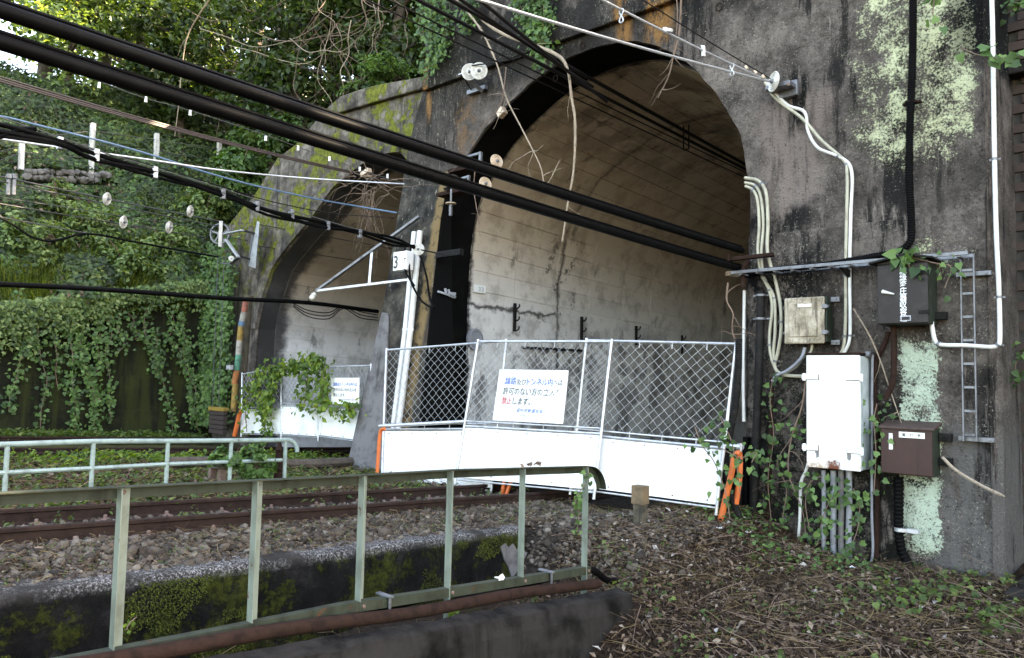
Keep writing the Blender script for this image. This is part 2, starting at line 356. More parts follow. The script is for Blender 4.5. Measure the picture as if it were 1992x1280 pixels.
M['rust'] = plain('rusty_iron', (.028, .0145, .011), (.010, .0065, .005), .9, 12, .9, bump=.5, spec=.1)
M['bolt'] = plain('bolt_rust', (.17, .11, .09), (.07, .04, .03), .8, 30, .8)
M['green'] = plain('green_paint', (.165, .195, .16), (.085, .094, .072), .8, 5, .5, streak=9, rust=.34, bump=.15)
M['green2'] = plain('pale_green_paint', (.24, .31, .29), (.12, .15, .14), .7, 9, .5, rust=.3, bump=.2)
M['galv'] = plain('galvanised_steel', (.52, .53, .55), (.26, .26, .27), .7, 9, .42, .55)
M['galvd'] = plain('dull_galvanised', (.17, .175, .19), (.06, .06, .063), .8, 10, .5, .5)
M['wire'] = plain('mesh_wire', (.42, .425, .43), (.2, .2, .2), .6, 30, .5, .3)
def mk_sheet():
    m = Mat('white_sheet', .5, 0, .3); o = m.sep(); c = m.mix(m.mr(m.noise(3, 6, .7), .45, .7, 0, .5), (.76, .76, .76), (.50, .50, .48)); zz = m.ma('ADD', o[2], m.mul(o[1], .06))
    c = m.mix(m.mr(m.noise(1, 6, .7, m.scaled(9, 9, .8)), .58, .68, 0, .55), c, (.30, .285, .26)); c = m.mix(m.mul(m.mr(m.ma('ADD', zz, m.mul(m.noise(4, 6, .75), .55)), -.78, -1.12), m.mr(m.noise(26, 5, .8), .44, .58), .8), c, (.15, .125, .10)); m.col(c); return m.m
M['sheet'] = mk_sheet()
M['white'] = plain('white_enamel', (.80, .80, .79), (.62, .62, .6), .35, 5, .4)
M['sign'] = plain('sign_white', (.80, .80, .79), (.72, .71, .66), .4, 14, .35)
M['cream'] = plain('cream_pipe', (.38, .36, .28), (.17, .16, .115), .7, 6, .5)
M['pvc'] = plain('white_pvc', (.60, .60, .585), (.36, .345, .31), .5, 5, .4)
M['greypipe'] = plain('grey_pipe', (.25, .26, .29), (.13, .13, .145), .7, 7, .5)
M['black'] = plain('black_rubber', (.0028, .0028, .003), (.006, .006, .006), .6, 6, .45, spec=.035)
M['green3'] = plain('grimy_green_paint', (.034, .040, .027), (.012, .0135, .0085), .8, 6, .6, streak=9, rust=.35, bump=.2, spec=.2)
M['blackd'] = plain('dusty_black', (.008, .0076, .0074), (.025, .022, .02), .7, 12, .65, spec=.15)
M['wired'] = plain('dark_wire', (.006, .0055, .0055), (.016, .013, .012), .6, 20, .5, spec=.15)
M['brownwire'] = plain('brown_wire', (.055, .038, .034), (.03, .02, .018), .6, 20, .5)
M['steelwire'] = plain('bright_wire', (.48, .49, .51), (.3, .3, .31), .5, 10, .35, .5)
M['greywire'] = plain('grey_wire', (.075, .077, .077), (.035, .035, .035), .6, 15, .65, .0, spec=.2)
M['bluewire'] = plain('blue_wire', (.09, .16, .25), (.05, .08, .13), .5, 10, .5)
M['porc'] = plain('porcelain', (.56, .55, .52), (.26, .235, .19), .7, 14, .25, spec=.5)
M['porct'] = plain('porcelain_tan', (.50, .38, .28), (.4, .3, .2), .5, 10, .3)
M['orange'] = plain('orange_pipe', (.62, .135, .035), (.42, .10, .035), .7, 8, .5)
M['paleband'] = plain('faded_white_band', (.30, .28, .25), (.12, .11, .095), .9, 9, .8)
M['darkbox'] = plain('dark_brown_paint', (.017, .0135, .014), (.034, .028, .027), .7, 9, .5, bump=.1, streak=10, spec=.25)
M['darkside'] = plain('mossy_dark_paint', (.014, .022, .013), (.006, .007, .006), .8, 7, .65)
M['brownbox'] = plain('brown_paint', (.040, .0155, .0145), (.026, .012, .010), .8, 5, .42, streak=7, bump=.06, spec=.3)
M['browntop'] = plain('brown_top', (.06, .036, .03), (.026, .015, .013), .8, 9, .7)
def mk_cream():
    m = Mat('weathered_cream', .8); c = m.ramp(m.noise(6, 6, .7), [(.3, (.13, .105, .07)), (.5, (.32, .27, .2)), (.68, (.50, .44, .36))])
    c = m.mix(m.mr(m.noise(1, 6, .7, m.scaled(22, 22, 2.5)), .5, .64, 0, .8), c, (.07, .055, .04)); c = m.mix(m.mr(m.noise(60, 3, .7), .62, .7), c, (.05, .045, .035)); m.col(c); return m.m
M['creambox'] = mk_cream()
def mk_cab():
    m = Mat('cabinet_white', .38); o = m.sep(); c = (.72, .72, .71)
    r_ = m.mul(m.band(m.ma('ADD', o[0], m.mul(m.ma('SUBTRACT', m.noise(16, 5, .7), .5), .12)), -3.60, -3.45, .03), m.mr(m.ma('ADD', o[2], m.mul(m.noise(14, 5, .7), .24)), -.82, -.76, 1, 0))
    c = m.mix(m.mr(m.noise(30, 5, .7), .66, .72, 0, .5), c, (.45, .40, .33)); c = m.mix(m.mul(m.mr(o[2], -.80, -1.0), m.mr(m.noise(9, 6, .75), .48, .58), .8), c, (.34, .19, .09)); c = m.mix(r_, c, (.12, .03, .015)); m.col(c); return m.m
M['cab'] = mk_cab()
M['cabside'] = plain('cabinet_side', (.42, .48, .50), (.24, .27, .26), .8, 6, .5, streak=12)
M['wood'] = plain('old_wood', (.085, .07, .048), (.02, .018, .013), .9, 6, .9, streak=18, bump=.5)
M['capw'] = plain('tan_cap', (.155, .105, .06), (.07, .048, .028), .8, 8, .7)
M['bark'] = plain('bark', (.085, .065, .05), (.03, .024, .02), .8, 7, .95, streak=8, bump=.8)
M['vine'] = plain('pale_vine', (.30, .235, .175), (.13, .095, .068), .8, 22, .9, bump=.5)
M['twig'] = plain('dry_twig', (.17, .115, .085), (.075, .05, .038), .8, 9, .9)
M['postw'] = plain('white_post', (.50, .49, .46), (.20, .19, .165), .6, 7, .7, streak=9)
M['brick'] = island('brick_dark', [(0, (.028, .022, .02)), (.5, (.05, .036, .031)), (1, (.085, .058, .048))], .9, .6)
M['mortar'] = plain('mortar', (.05, .047, .044), (.02, .019, .018), .8, 6, .95)
M['rubble'] = plain('rubble_stone', (.13, .12, .115), (.05, .047, .045), .8, 4, .95, bump=.6)
M['blue_ink'] = plain('blue_ink', (.05, .12, .42), (.08, .16, .45), .4, 20, .5)
M['black_ink'] = plain('black_ink', (.05, .05, .05), (.09, .09, .09), .4, 20, .5)
M['grey_ink'] = plain('grey_ink', (.35, .36, .4), (.5, .5, .52), .5, 20, .5)
M['red_ink'] = plain('red_ink', (.55, .05, .06), (.55, .1, .1), .4, 20, .5)
M['white_ink'] = plain('white_ink', (.78, .78, .78), (.5, .5, .5), .5, 50, .5)
M['yellow'] = plain('yellow_paint', (.26, .165, .03), (.10, .065, .02), .8, 9, .7)
M['p_red'] = plain('faded_red', (.30, .09, .06), (.10, .06, .05), .9, 9, .7)
M['p_blue'] = plain('faded_blue', (.09, .17, .28), (.06, .07, .08), .9, 9, .7)
M['p_green'] = plain('faded_green', (.06, .22, .15), (.04, .08, .06), .9, 9, .7)
M['p_orange'] = plain('faded_orange', (.36, .13, .045), (.14, .07, .04), .9, 9, .7)
M['p_yellow'] = plain('faded_yellow', (.28, .17, .04), (.1, .07, .03), .9, 9, .7)
M['stain'] = plain('yellow_stain', (.66, .55, .25), (.74, .7, .55), .9, 40, .6)
M['petal'] = plain('white_petal', (.8, .8, .78), (.7, .68, .6), .4, 30, .6)
M['stone'] = island('ballast_stone', [(.1, (.018, .014, .011)), (.45, (.054, .041, .032)), (.75, (.10, .08, .062)), (1, (.18, .155, .13))], .95, .7)
M['litter'] = island('dead_leaves', [(.1, (.016, .010, .007)), (.5, (.060, .036, .024)), (.8, (.13, .086, .057)), (1, (.30, .25, .205))], .8)
M['straw'] = island('straw', [(.1, (.018, .010, .007)), (.45, (.055, .033, .018)), (.8, (.14, .092, .045)), (1, (.34, .26, .13))], .9)
LG = [(.2, (.022, .046, .016)), (.42, (.080, .135, .043)), (.66, (.155, .225, .075)), (.92, (.28, .33, .14))]
M['leaf'] = mk_leaf('bank_leaves', LG, .4)
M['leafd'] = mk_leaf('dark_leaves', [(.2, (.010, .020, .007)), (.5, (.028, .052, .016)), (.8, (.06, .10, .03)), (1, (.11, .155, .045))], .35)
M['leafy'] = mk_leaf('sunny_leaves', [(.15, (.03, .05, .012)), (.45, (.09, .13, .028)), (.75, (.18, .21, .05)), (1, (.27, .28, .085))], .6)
M['ivy'] = mk_leaf('ivy_leaves', [(.15, (.018, .042, .014)), (.45, (.055, .115, .034)), (.75, (.11, .20, .058)), (1, (.20, .30, .10))], .35)
M['vineleaf'] = mk_leaf('fence_vine_leaves', [(.15, (.03, .06, .01)), (.5, (.08, .15, .022)), (.8, (.19, .26, .035)), (1, (.34, .34, .05))], .45)
M['weed'] = mk_leaf('weed_leaves', [(.15, (.02, .04, .01)), (.5, (.06, .105, .025)), (.8, (.12, .17, .04)), (1, (.25, .25, .09))], .4)

M['moss'] = mk_leaf('moss_tufts', [(.2, (.012, .018, .002)), (.5, (.04, .052, .006)), (.85, (.085, .10, .012))], .15, .9, 3.)
M['paleleaf'] = island('pale_dead_leaves', [(.1, (.16, .13, .11)), (.6, (.33, .29, .26)), (1, (.5, .46, .43))], .8)
# ------------------------------------------------------------------ ground
def zr(Y): return -1.23-.0478*Y                  # rail head: the yard falls towards the tunnels
def sm(a, b, x): t = np.clip((np.asarray(x, float)-a)/(b-a), 0, 1); return t*t*(3-2*t)
def G(X, Y):
    X = np.asarray(X, float); Y = np.asarray(Y, float)
    bal = zr(Y)-.155+.02*fbm(X*2+9, Y*2)+.035*fbm(X*.7, Y*.7+4)*(X < -8.9)
    t = np.clip((X+5.95)/1.75, 0, 1)
    t = sm(-5.0, -4.45, X); ch = -2.36*(1-t)+(-1.68-.055*Y)*t
    lit = -2.12+.27*sm(-3.3, -5.2, X)*sm(6.5, 9, Y)+.10*sm(-3.6, -4.6, X)+.05*sm(8, 9.8, Y)
    pit = lit-.34*sm(5.9, 4.9, Y)
    pile_t = sm(-6.6, -4.6, X)
    pile = bal*(1-pile_t)+lit*pile_t+.07*np.sin(np.clip((X+6.3)/1.9, 0, 1)*pi)
    k = sm(6.35, 7.2, Y)
    e_ = sm(-6.95, -6.35, X); bal = bal*(1-e_)+(-1.475-.0386*Y+.012*fbm(X*4, Y*4))*e_
    mid = ch*(1-k)+pile*k
    z = np.where(X < -6.24, bal*(1-k*sm(-6.6, -6.24, X))+pile*k*sm(-6.6, -6.24, X), np.where(X < -4.14, mid, pit*(1-0)+0))
    z = np.where((X >= -4.14) & (X < -3.9), z*sm(-4.14, -3.9, X)*1+z*(1-sm(-4.14, -3.9, X)), z)
    return z+.022*fbm(X*3.1, Y*3.1+7, 3)+.03*fbm(X*1.1+3, Y*1.1, 3)*(X > -6)
xs = np.unique(np.concatenate([np.arange(-60, -21, 3.), np.arange(-21, -7.1, .14), np.arange(-7, -1, .055), np.arange(-1, 9, .5), [30.]]))
ys = np.unique(np.concatenate([np.arange(-40, -1, 3.), np.arange(-1, 2, .2), np.arange(2, 11.2, .06)]))
gx, gy = np.meshgrid(xs, ys); gz = G(gx, gy)
idx = np.arange(gx.size).reshape(gx.shape)
q = np.stack([idx[:-1, :-1], idx[:-1, 1:], idx[1:, 1:], idx[1:, :-1]], -1).reshape(-1, 4)
gnd = np_mesh('ground', np.stack([gx, gy, gz], -1).reshape(-1, 3), q, M['ground'], fsize=4); gnd['kind'] = 'structure'
gnd.data.polygons.foreach_set('use_smooth', [True]*len(q))
for nm, dy in (('tunnel_floor', (10.9, 46)),):
    b = MB()
    for x0, x1 in ((-11.25, -4.9), (-18.6, -11.9)):
        b.add([(x0, dy[0], zr(dy[0])-.2), (x1, dy[0], zr(dy[0])-.2), (x1, dy[1], zr(dy[1])-.2), (x0, dy[1], zr(dy[1])-.2)], [(0, 1, 2, 3)])
    b.build(nm, M['ground'], kind='structure')

# ------------------------------------------------------------------ hill (two sheets)
def Hs(X, Y):    # the bank above the retaining wall
    top = .9+np.clip((np.asarray(Y)-4)*.22, -.4, 1.6)
    d = -20.6-np.asarray(X)
    z = top+np.minimum(np.maximum(d, 0)*.98, 7.6+np.maximum(d-7.6, 0)*.12)-.3*sm(.3, .0, d)
    return z+.5*fbm(np.asarray(X)*.35, np.asarray(Y)*.35)*sm(.2, 1.5, d)
def Hb(X, Y):    # the hill over the tunnels
    X = np.asarray(X, float); Y = np.asarray(Y, float)
    zb = np.interp(X, [-60, -21, -17.5, -15, -12.2, -11.7, 12], [40, 2.6, 4.6, 6.0, 6.0, 7.6, 7.9])
    zb = np.minimum(zb, 11.5); k_ = sm(-24, -19, X); return np.where(Y < 11.4, zb-.6, zb-.6+(Y-11.4)*(1.02*k_+.30*(1-k_)))+.6*fbm(X*.3+5, Y*.3)
def sheet(name, xs, ys, fn):
    gx, gy = np.meshgrid(xs, ys); gz = fn(gx, gy); idx = np.arange(gx.size).reshape(gx.shape)
    q = np.stack([idx[:-1, :-1], idx[:-1, 1:], idx[1:, 1:], idx[1:, :-1]], -1).reshape(-1, 4)
    o = np_mesh(name, np.stack([gx, gy, gz], -1).reshape(-1, 3), q, M['hill'], fsize=4); o['kind'] = 'structure'
    o.data.polygons.foreach_set('use_smooth', [True]*len(q)); return o
sheet('hillside', np.append(np.arange(-60, -20.8, .6), [-20.62]), np.arange(-30, 12.2, .7), Hs)
sheet('hill', np.arange(-60, 13, .8), np.concatenate([[11.0], np.arange(11.4, 34, .8)]), Hb)

# ------------------------------------------------------------------ main tunnel portal
arch = [(-11.3, -2.6), (-11.3, 1.7), (-11.2, 2.9), (-10.93, 3.71), (-10.28, 4.42), (-9.76, 4.80), (-9.13, 5.13), (-8.6, 5.33), (-8.08, 5.45), (-7.5, 5.48), (-6.93, 5.41),
        (-6.44, 5.22), (-5.9, 4.87), (-5.58, 4.53), (-5.3, 4.16), (-5.11, 3.83), (-4.95, 3.5), (-4.87, 3.15), (-4.81, 2.8), (-4.79, 2.29), (-4.83, 1.3), (-4.85, -2.6)]
asm_ = [(p.x, p.y) for p in spline([(a, b, 0) for a, b in arch[1:-1]], 4)]
arch_s = [arch[0]]+asm_+[arch[-1]]
PT = thing('tunnel_portal', 'tall stained concrete tunnel portal with the big open arch on the right', 'tunnel portal', (-8, 9.9, -2))
def ragged(pts, a):   # chipped arris
    return [(x+a*fbm(x*4+3, z*4), z+a*fbm(x*4, z*4+9)) for x, z in pts]
b = MB(); outer = [(-4.85, -2.6)] and []
face = ragged(arch_s, .04)
poly = [(x, 9.9, z) for x, z in face]+[(-1.95, 9.9, -2.6), (-1.95, 9.9, 5.74), (-11.86, 9.9, 5.74), (-12.06, 9.9, 5.28), (-12.29, 9.9, 4.57), (-12.41, 9.9, 4.0), (-12.4, 9.9, -2.6)]
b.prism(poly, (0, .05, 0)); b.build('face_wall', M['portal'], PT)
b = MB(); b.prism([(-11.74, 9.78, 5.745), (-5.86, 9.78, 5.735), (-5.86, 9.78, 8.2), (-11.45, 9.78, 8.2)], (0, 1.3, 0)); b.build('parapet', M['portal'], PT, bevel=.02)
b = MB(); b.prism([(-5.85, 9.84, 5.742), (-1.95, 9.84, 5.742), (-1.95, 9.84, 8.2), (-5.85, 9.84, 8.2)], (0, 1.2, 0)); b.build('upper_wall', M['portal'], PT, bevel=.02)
b = MB(); jl = [(-4.80+.02*fbm(z*5, 1.), 9.865, z) for z in np.linspace(-2.6, 2.0, 24)]
tp = [(x, 9.865, 2.02+.03*float(fbm(x*3., 2.))) for x in np.linspace(-4.8, -1.96, 20)]
b.prism([(-1.94, 9.865, -2.6)]+tp[::-1]+jl[::-1], (0, .2, 0)); b.build('lower_wall', M['portal'], PT, bevel=.025)
b = MB(); b.prism([(-1.95, 9.84, -2.6), (-1.95, 9.84, 8.2), (-1.90, 10.05, 8.2), (-1.86, 10.05, -2.6)], (0, 1.0, 0)); b.build('side_buttress', M['portal'], PT)
# reveal ring (sooted) and lining
def ring(name, prof, y0, y1, mat, parent, kind=None, nseg=1, cx=-8.05, inset=0.):
    b = MB(); n = len(prof)
    for j in range(nseg+1):
        y = y0+(y1-y0)*j/nseg
        b.v += [(x, y, z-.0478*max(0, y-10.75)) for x, z in prof]
    b.f += [(j*n+i, j*n+i+1, (j+1)*n+i+1, (j+1)*n+i) for j in range(nseg) for i in range(n-1)]
    return b.build(name, mat, parent, kind=kind)
def inset(prof, d, c=(-8.05, 1.8)):
    out = []
    for x, z in prof:
        zz = max(z, c[1]); v_ = V((c[0]-x, c[1]-zz)).normalized(); out.append((x+v_.x*d, z+v_.y*d))
    return out
ring('reveal', inset(arch_s, .012), 9.945, 10.79, M['soot'], PT)
bk_ = inset(arch_s, -.06); bk_[0] = (bk_[0][0]-.06, -2.6); bk_[-1] = (bk_[-1][0]+.02, -2.6); b = MB(); b.prism([(x, 9.951, z) for x, z in bk_]+[(-1.96, 9.951, -2.6), (-1.96, 9.951, 8.1), (-11.6, 9.951, 8.1), (-11.84, 9.951, 5.74), (-12.04, 9.951, 5.2), (-12.27, 9.951, 4.5), (-12.36, 9.951, 4.0), (-12.3, 9.951, -2.6)], (0, .8, 0)); b.build('backing_wall', M['portal'], PT)
lin = inset(arch_s, .05)
ring('lining_back', inset(arch_s, .035), 10.74, 46, M['lining'], PT)
b = MB(); b.prism([(x, 46, z-1.7) for x, z in arch_s], (0, .3, 0)); b.build('far_end', M['soot'], PT)
b = MB()
for i in range(len(lin)-1):
    (x0, z0), (x1, z1) = lin[i], lin[i+1]; (u0_, w0), (u1, w1) = inset(arch_s, -.03)[i], inset(arch_s, -.03)[i+1]
    b.add([(x0, 10.765, z0), (x1, 10.765, z1), (u1, 10.765, w1), (u0_, 10.765, w0)], [(0, 1, 2, 3)])
b.build('lining_edge', M['soot2'], PT)
def arclen(prof):
    s = [0]
    for a, c in zip(prof, prof[1:]): s.append(s[-1]+sqrt((a[0]-c[0])**2+(a[1]-c[1])**2))
    return s
def blocks(prof, row, length, y0, ncol, s0, s1, mat, parent, first=0, th=.03, far=None):
    """formed lining panels: one mesh per course, shared along the tunnel"""
    S = arclen(prof); px = [p[0] for p in prof]; pz = [p[1] for p in prof]
    at = lambda s: (float(np.interp(s, S, px)), float(np.interp(s, S, pz)))
    nrow = int((s1-s0)/row); rest = MB(); gap = .0025; cnt = 0; pw = wl(parent)
    for k in range(nrow):
        a, c_ = at(s0+k*row+gap), at(s0+(k+1)*row-gap); m_ = at(s0+(k+.5)*row)
        d = V((c_[0]-a[0], c_[1]-a[1])).normalized(); nrm = V((d.y, -d.x))
        if nrm.dot(V((sum(px)/len(px)-m_[0], 1.0-m_[1]))) < 0: nrm = -nrm
        hts = [random.uniform(0, .006) for _ in range(3)]
        def blk(hh):
            L0, L1 = gap, length-gap; vv = []
            for y in (L0, L1):
                for q_ in (a, m_, c_): vv.append((q_[0]-nrm.x*th, y, q_[1]-nrm.y*th-.0478*y))
                for i_, q_ in enumerate((a, m_, c_)):
                    e = .006 if i_ == 0 else (-.006 if i_ == 2 else 0)
                    vv.append((q_[0]+nrm.x*hh+d.x*e, y+(.006 if y == L0 else -.006), q_[1]+nrm.y*hh+d.y*e-.0478*y))
            return vv, [(3, 4, 10, 9), (4, 5, 11, 10), (0, 3, 9, 6), (5, 2, 8, 11), (0, 1, 4, 3), (1, 2, 5, 4), (6, 9, 10, 7), (7, 10, 11, 8)]
        meshes = []
        for hh in hts:
            vv, ff = blk(hh); me = bpy.data.meshes.new('lining_panel'); me.from_pydata(vv, [], ff); me.materials.append(mat); me.update(); meshes.append(me)
        for j in range(ncol):
            y = y0+j*length
            o = link('lining_panel', random.choice(meshes), None, parent, V((0, y, -.0478*(y-10.75)))-pw); cnt += 1
        if far:
            vv, ff = blk(.005)
            for j in range(ncol, far):
                y = y0+j*length; rest.add([(p[0], p[1]+y, p[2]-.0478*(y-10.75)) for p in vv], ff)
    if far: rest.build('far_lining', mat, parent, kind='stuff')
    return cnt
LL = arclen(lin)[-1]
nb = blocks(lin, .40, 1.32, 10.77, 8, 2.0, LL-4.2, M['lining'], PT, far=20)
b = MB()   # lower part of the walls, behind the fence: plain
ring('lower_lining', inset([p for p in arch_s[:2]], .05)+[lin[1]], 10.77, 37, M['lining'], PT)
ring('right_lining', lin[-6:], 10.77, 37, M['lining'], PT)
# eye bolts in the face
for x, y in ((1400, 8), (1082, 148), (1134, 83)):
    p = aY(x, y, 9.9); b = MB(); cc = [p+V((.05*cos(t), -.02, .06*sin(t)-.05)) for t in np.linspace(0, 2*pi, 11)]; b.tube(cc, .008, 6, False); b.build('eye_bolt', M['rust'], PT, True)

# ------------------------------------------------------------------ left tunnel portal
LP = thing('tunnel_portal', 'lower mossy concrete tunnel portal behind the pillar on the left', 'tunnel portal', (-15.5, 10, -2))
la_px = [(500, 640), (508, 600), (520, 560), (535, 520), (564, 479), (610, 424), (651, 367), (689, 336), (714, 317), (756, 300), (780, 297)]
la = [(aY(x, y, 10).x, aY(x, y, 10).z) for x, y in la_px]
la_s = [(la[0][0]-.1, -2.6)]+[(p.x, p.y) for p in spline([(a, c, 0) for a, c in la], 4)]+[(-11.98, 4.1), (-11.9, 3.4), (-11.9, -2.6)]
top_px = [(826, 148), (742, 163), (705, 172), (662, 187), (640, 206), (600, 251), (575, 281), (539, 308), (493, 382), (472, 403), (448, 450), (436, 560), (424, 700), (412, 845)]
top = [(aY(x, y, 10).x, aY(x, y, 10).z) for x, y in top_px]
top[-1] = (top[-1][0]-.1, -2.6); top[-4:] = [(x-.5, z) for x, z in top[-4:]]
b = MB(); b.prism([(x, 10.0, z) for x, z in ragged(la_s, .05)]+[(-11.6, 10, -2.6), (-11.6, 10, 6.2)]+[(x, 10, z) for x, z in top], (0, .06, 0)); b.build('face_wall', M['left'], LP, bevel=.02)
bk_ = inset(la_s, -.07, (-13.6, .6)); bk_[0] = (bk_[0][0]-.07, -2.6); b = MB(); b.prism([(x, 10.06, z) for x, z in bk_]+[(-11.6, 10.06, -2.6), (-11.6, 10.06, 6.0)]+[(x+.06, 10.06, z-.08) for x, z in top[:-1]]+[(top[-1][0]+.06, 10.06, -2.6)], (0, 1.7, 0)); b.build('backing_wall', M['left'], LP)
cp = [(826, 148), (742, 163), (705, 172), (662, 187), (648, 222), (735, 196), (820, 172)]
b = MB(); b.prism([(aY(x, y, 9.88)) for x, y in cp], (0, .12, 0)); b.build('coping', M['left'], LP, bevel=.03)
# raised ring round the arch
ro_ = inset(la_s[1:-3], -.36, (-13.6, .6)); ri_ = la_s[1:-3]; b = MB()
for i in range(len(ri_)-1):
    A, B_, C_, D_ = ri_[i], ri_[i+1], ro_[i+1], ro_[i]
    b.hexa([(A[0], 9.93, A[1]), (B_[0], 9.93, B_[1]), (C_[0], 9.93, C_[1]), (D_[0], 9.93, D_[1]), (A[0], 10.01, A[1]), (B_[0], 10.01, B_[1]), (C_[0], 10.01, C_[1]), (D_[0], 10.01, D_[1])])
b.build('arch_ring', M['left'], LP)
def ring2(name, prof, y0, y1, mat, parent): return ring(name, prof, y0, y1, mat, parent)
l2 = inset(la_s, .05, (-13.6, .6))
ring('reveal', inset(la_s, .015, (-13.6, .6)), 10.05, 10.8, M['soot2'], LP)
ring('lining_back', inset(la_s, .035, (-13.6, .6)), 10.7, 40, M['lining2'], LP)
b = MB(); b.prism([(x, 40, z-1.4) for x, z in la_s], (0, .3, 0)); b.build('far_end', M['soot'], LP)
blocks(l2, .37, 1.45, 10.5, 6, .6, arclen(l2)[-1]-4.4, M['lining2'], LP, far=18)

# ------------------------------------------------------------------ pillar between the portals (battered)
def Yp(z): return 9.89-.165*(4.3-z)
def aP(x, y, off=0.):      # meet the battered face
    d = ray(x, y); t = (9.89-.165*4.3-off)/(d.y-.165*d.z); return d*t
PL = thing('pillar', 'dark battered concrete pillar standing between the two tunnel mouths', 'pillar', (-11.8, 9, -2))
lf = [(787, 335), (771, 427), (757, 520), (742, 605), (700, 790), (667, 940)]
rt = [(874, 333), (857, 427), (836, 610), (815, 820), (803, 940)]
pts = [aP(*p) for p in lf]+[aP(*p) for p in rt[::-1]]
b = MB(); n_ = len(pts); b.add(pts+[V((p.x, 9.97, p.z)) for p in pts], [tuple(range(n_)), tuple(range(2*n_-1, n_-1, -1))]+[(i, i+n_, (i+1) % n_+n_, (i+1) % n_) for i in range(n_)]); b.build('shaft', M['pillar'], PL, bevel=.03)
rp = [(742, 607), (752, 609), (755, 618), (752, 700), (750, 800), (746, 940), (667, 940), (700, 790)]
b = MB(); b.prism([aP(x, y, .05) for x, y in rp], (0, .045, 0)); b.build('repair_slab', M['repair'], PL, bevel=.015)

# ------------------------------------------------------------------ brick wall at the far right
BW = thing('brick_wall', 'dark brick wall set back at the right edge beside the portal', 'wall', (-.9, 11.05, -2.4))
b = MB(); b.box(-1.98, 14, 11.06, 11.5, -2.6, 8.2); b.build('mortar_bed', M['mortar'], BW)  # carried on unseen to the right to keep the sun off the ground
br = []
for k in range(3):
    w_ = random.uniform(.222, .232); m_ = MB(); m_.box(0, w_, 0, .05, 0, .105); me = None
    o = m_.build('brick', M['brick'], BW, bevel=0); br.append(o.data); bpy.data.objects.remove(o)
pw = wl(BW)
M['brick'] = M['brick']
for r_ in range(66):
    for c_ in range(4):
        x = -1.93+c_*.245-(.12 if r_ % 2 else 0); z = -2.45+r_*.122
        if x < -2.0: continue
        pro = .18 if z > 4.0 else 0
        o = link('brick', br[(r_*7+c_) % 3], None, BW); o.location = V((x+.02, 11.02-pro+random.uniform(-.008, .008), z))-V((0, 0, 0)); o.location -= V((0, 0, 0))
        v0 = br[(r_*7+c_) % 3].vertices[0].co
        o.location = V((x+.02, 11.02-pro+random.uniform(-.01, .01), z))-pw-V((v0.x+0, v0.y, v0.z))-V((0, 0, 0))
b = MB(); b.box(-1.9, .6, 10.8, 11.06, 3.84, 3.98); b.build('ledge', M['kerb'], BW, bevel=.02)
b = MB(); b.box(-1.9, .6, 10.89, 11.06, 3.98, 8.2); b.build('upper_mortar', M['mortar'], BW)
p = aY(1965, 1140, 9.4); b = MB(); b.box(p.x, p.x+.9, 9.1, 10.9, -2.6, p.z); tag(b.build('concrete_block', M['kerb'], bevel=.02), 'low concrete slab at the right edge below the brick wall', 'kerb')

# ------------------------------------------------------------------ retaining wall, platform wall, kerb
RW = thing('retaining_wall', 'long mossy dark retaining wall behind the tracks on the left', 'wall', (-20.6, 3, -2))
def wt(Y): return 1.0+float(np.clip((Y-4)*.22, -.4, 1.6))
for i, (za, zb_, off) in enumerate(((-2.4, -1.02, .07), (-1.05, -.12, .035), (-.15, 9, 0))):
    b = MB(); n = 26; ysw = np.linspace(-12, 11.4, n); f_ = []; 
    for y in ysw:
        z1 = min(zb_, wt(y)); f_.append((y, za, z1))
    for (y0, a0, b0), (y1, a1, b1) in zip(f_, f_[1:]):
        x = -20.55+off; b.hexa([(x, y0, a0), (x, y1, a1), (x, y1, b1), (x, y0, b0), (x-.9, y0, a0), (x-.9, y1, a1), (x-.9, y1, b1), (x-.9, y0, b0)])
    b.build('wall_course', M['mosswall'], RW)
PW = thing('platform_wall', 'low mossy concrete platform wall beside the near track', 'wall', (-6.1, 3, -2))
b = MB(); n = 60; Ys = np.linspace(-2, 6.78, n); pr_ = []
for y in Ys:
    zt = -1.455-.0386*y; e = .012*float(fbm(y*5, 1.)); j = .02*float(fbm(y*2, 6.))
    pr_.append([(-6.05+j, y, -3.0), (-6.05+j, y, zt-.06+e), (-6.075+j+e, y, zt-.015), (-6.12, y, zt+e*.6), (-6.42+2*e, y, zt+.008), (-6.42, y, -3.0)])
m_ = len(pr_[0])
for s_ in pr_: b.v += s_
b.f += [(i*m_+k, (i+1)*m_+k, (i+1)*m_+k+1, i*m_+k+1) for i in range(n-1) for k in range(m_-1)]
b.f += [tuple(range(m_-1, -1, -1)), tuple((n-1)*m_+k for k in range(m_))]
b.build('wall_body', M['platform'], PW, True)
b = MB(); a0 = [aX(x, y, -6.03) for x, y in ((974, 1064), (984, 1057), (990, 1066), (999, 1058), (1006, 1070), (1014, 1062), (1024, 1076), (1032, 1073), (1036, 1092), (1028, 1106), (1018, 1120), (1004, 1116), (996, 1124), (990, 1104), (982, 1090))]
b.prism(a0, (-.02, 0, 0)); b.build('bare_patch', M['repair'], PW)
def kz(Y): return -1.508-.075*Y
k0, k1 = aX(780, 1227, -4.1), aX(1214, 1150, -4.1)
ks = (k1.z-k0.z)/(k1.y-k0.y)
def kz(Y): return k0.z+ks*(Y-k0.y)
b = MB(); n = 40; pr_ = []
n = 120
for y in np.linspace(-1.5, k1.y+.02, n):
    e = .022*float(fbm(y*9, 3., 5)); z = kz(y)
    pr_.append([(-3.98+e, y, -3.2), (-4.0+e, y, z-.14), (-4.03, y, z-.02+e), (-4.07, y, z+e), (-4.2, y, z+.005-e), (-4.22, y, -3.2)])
m_ = len(pr_[0])
for s_ in pr_: b.v += s_
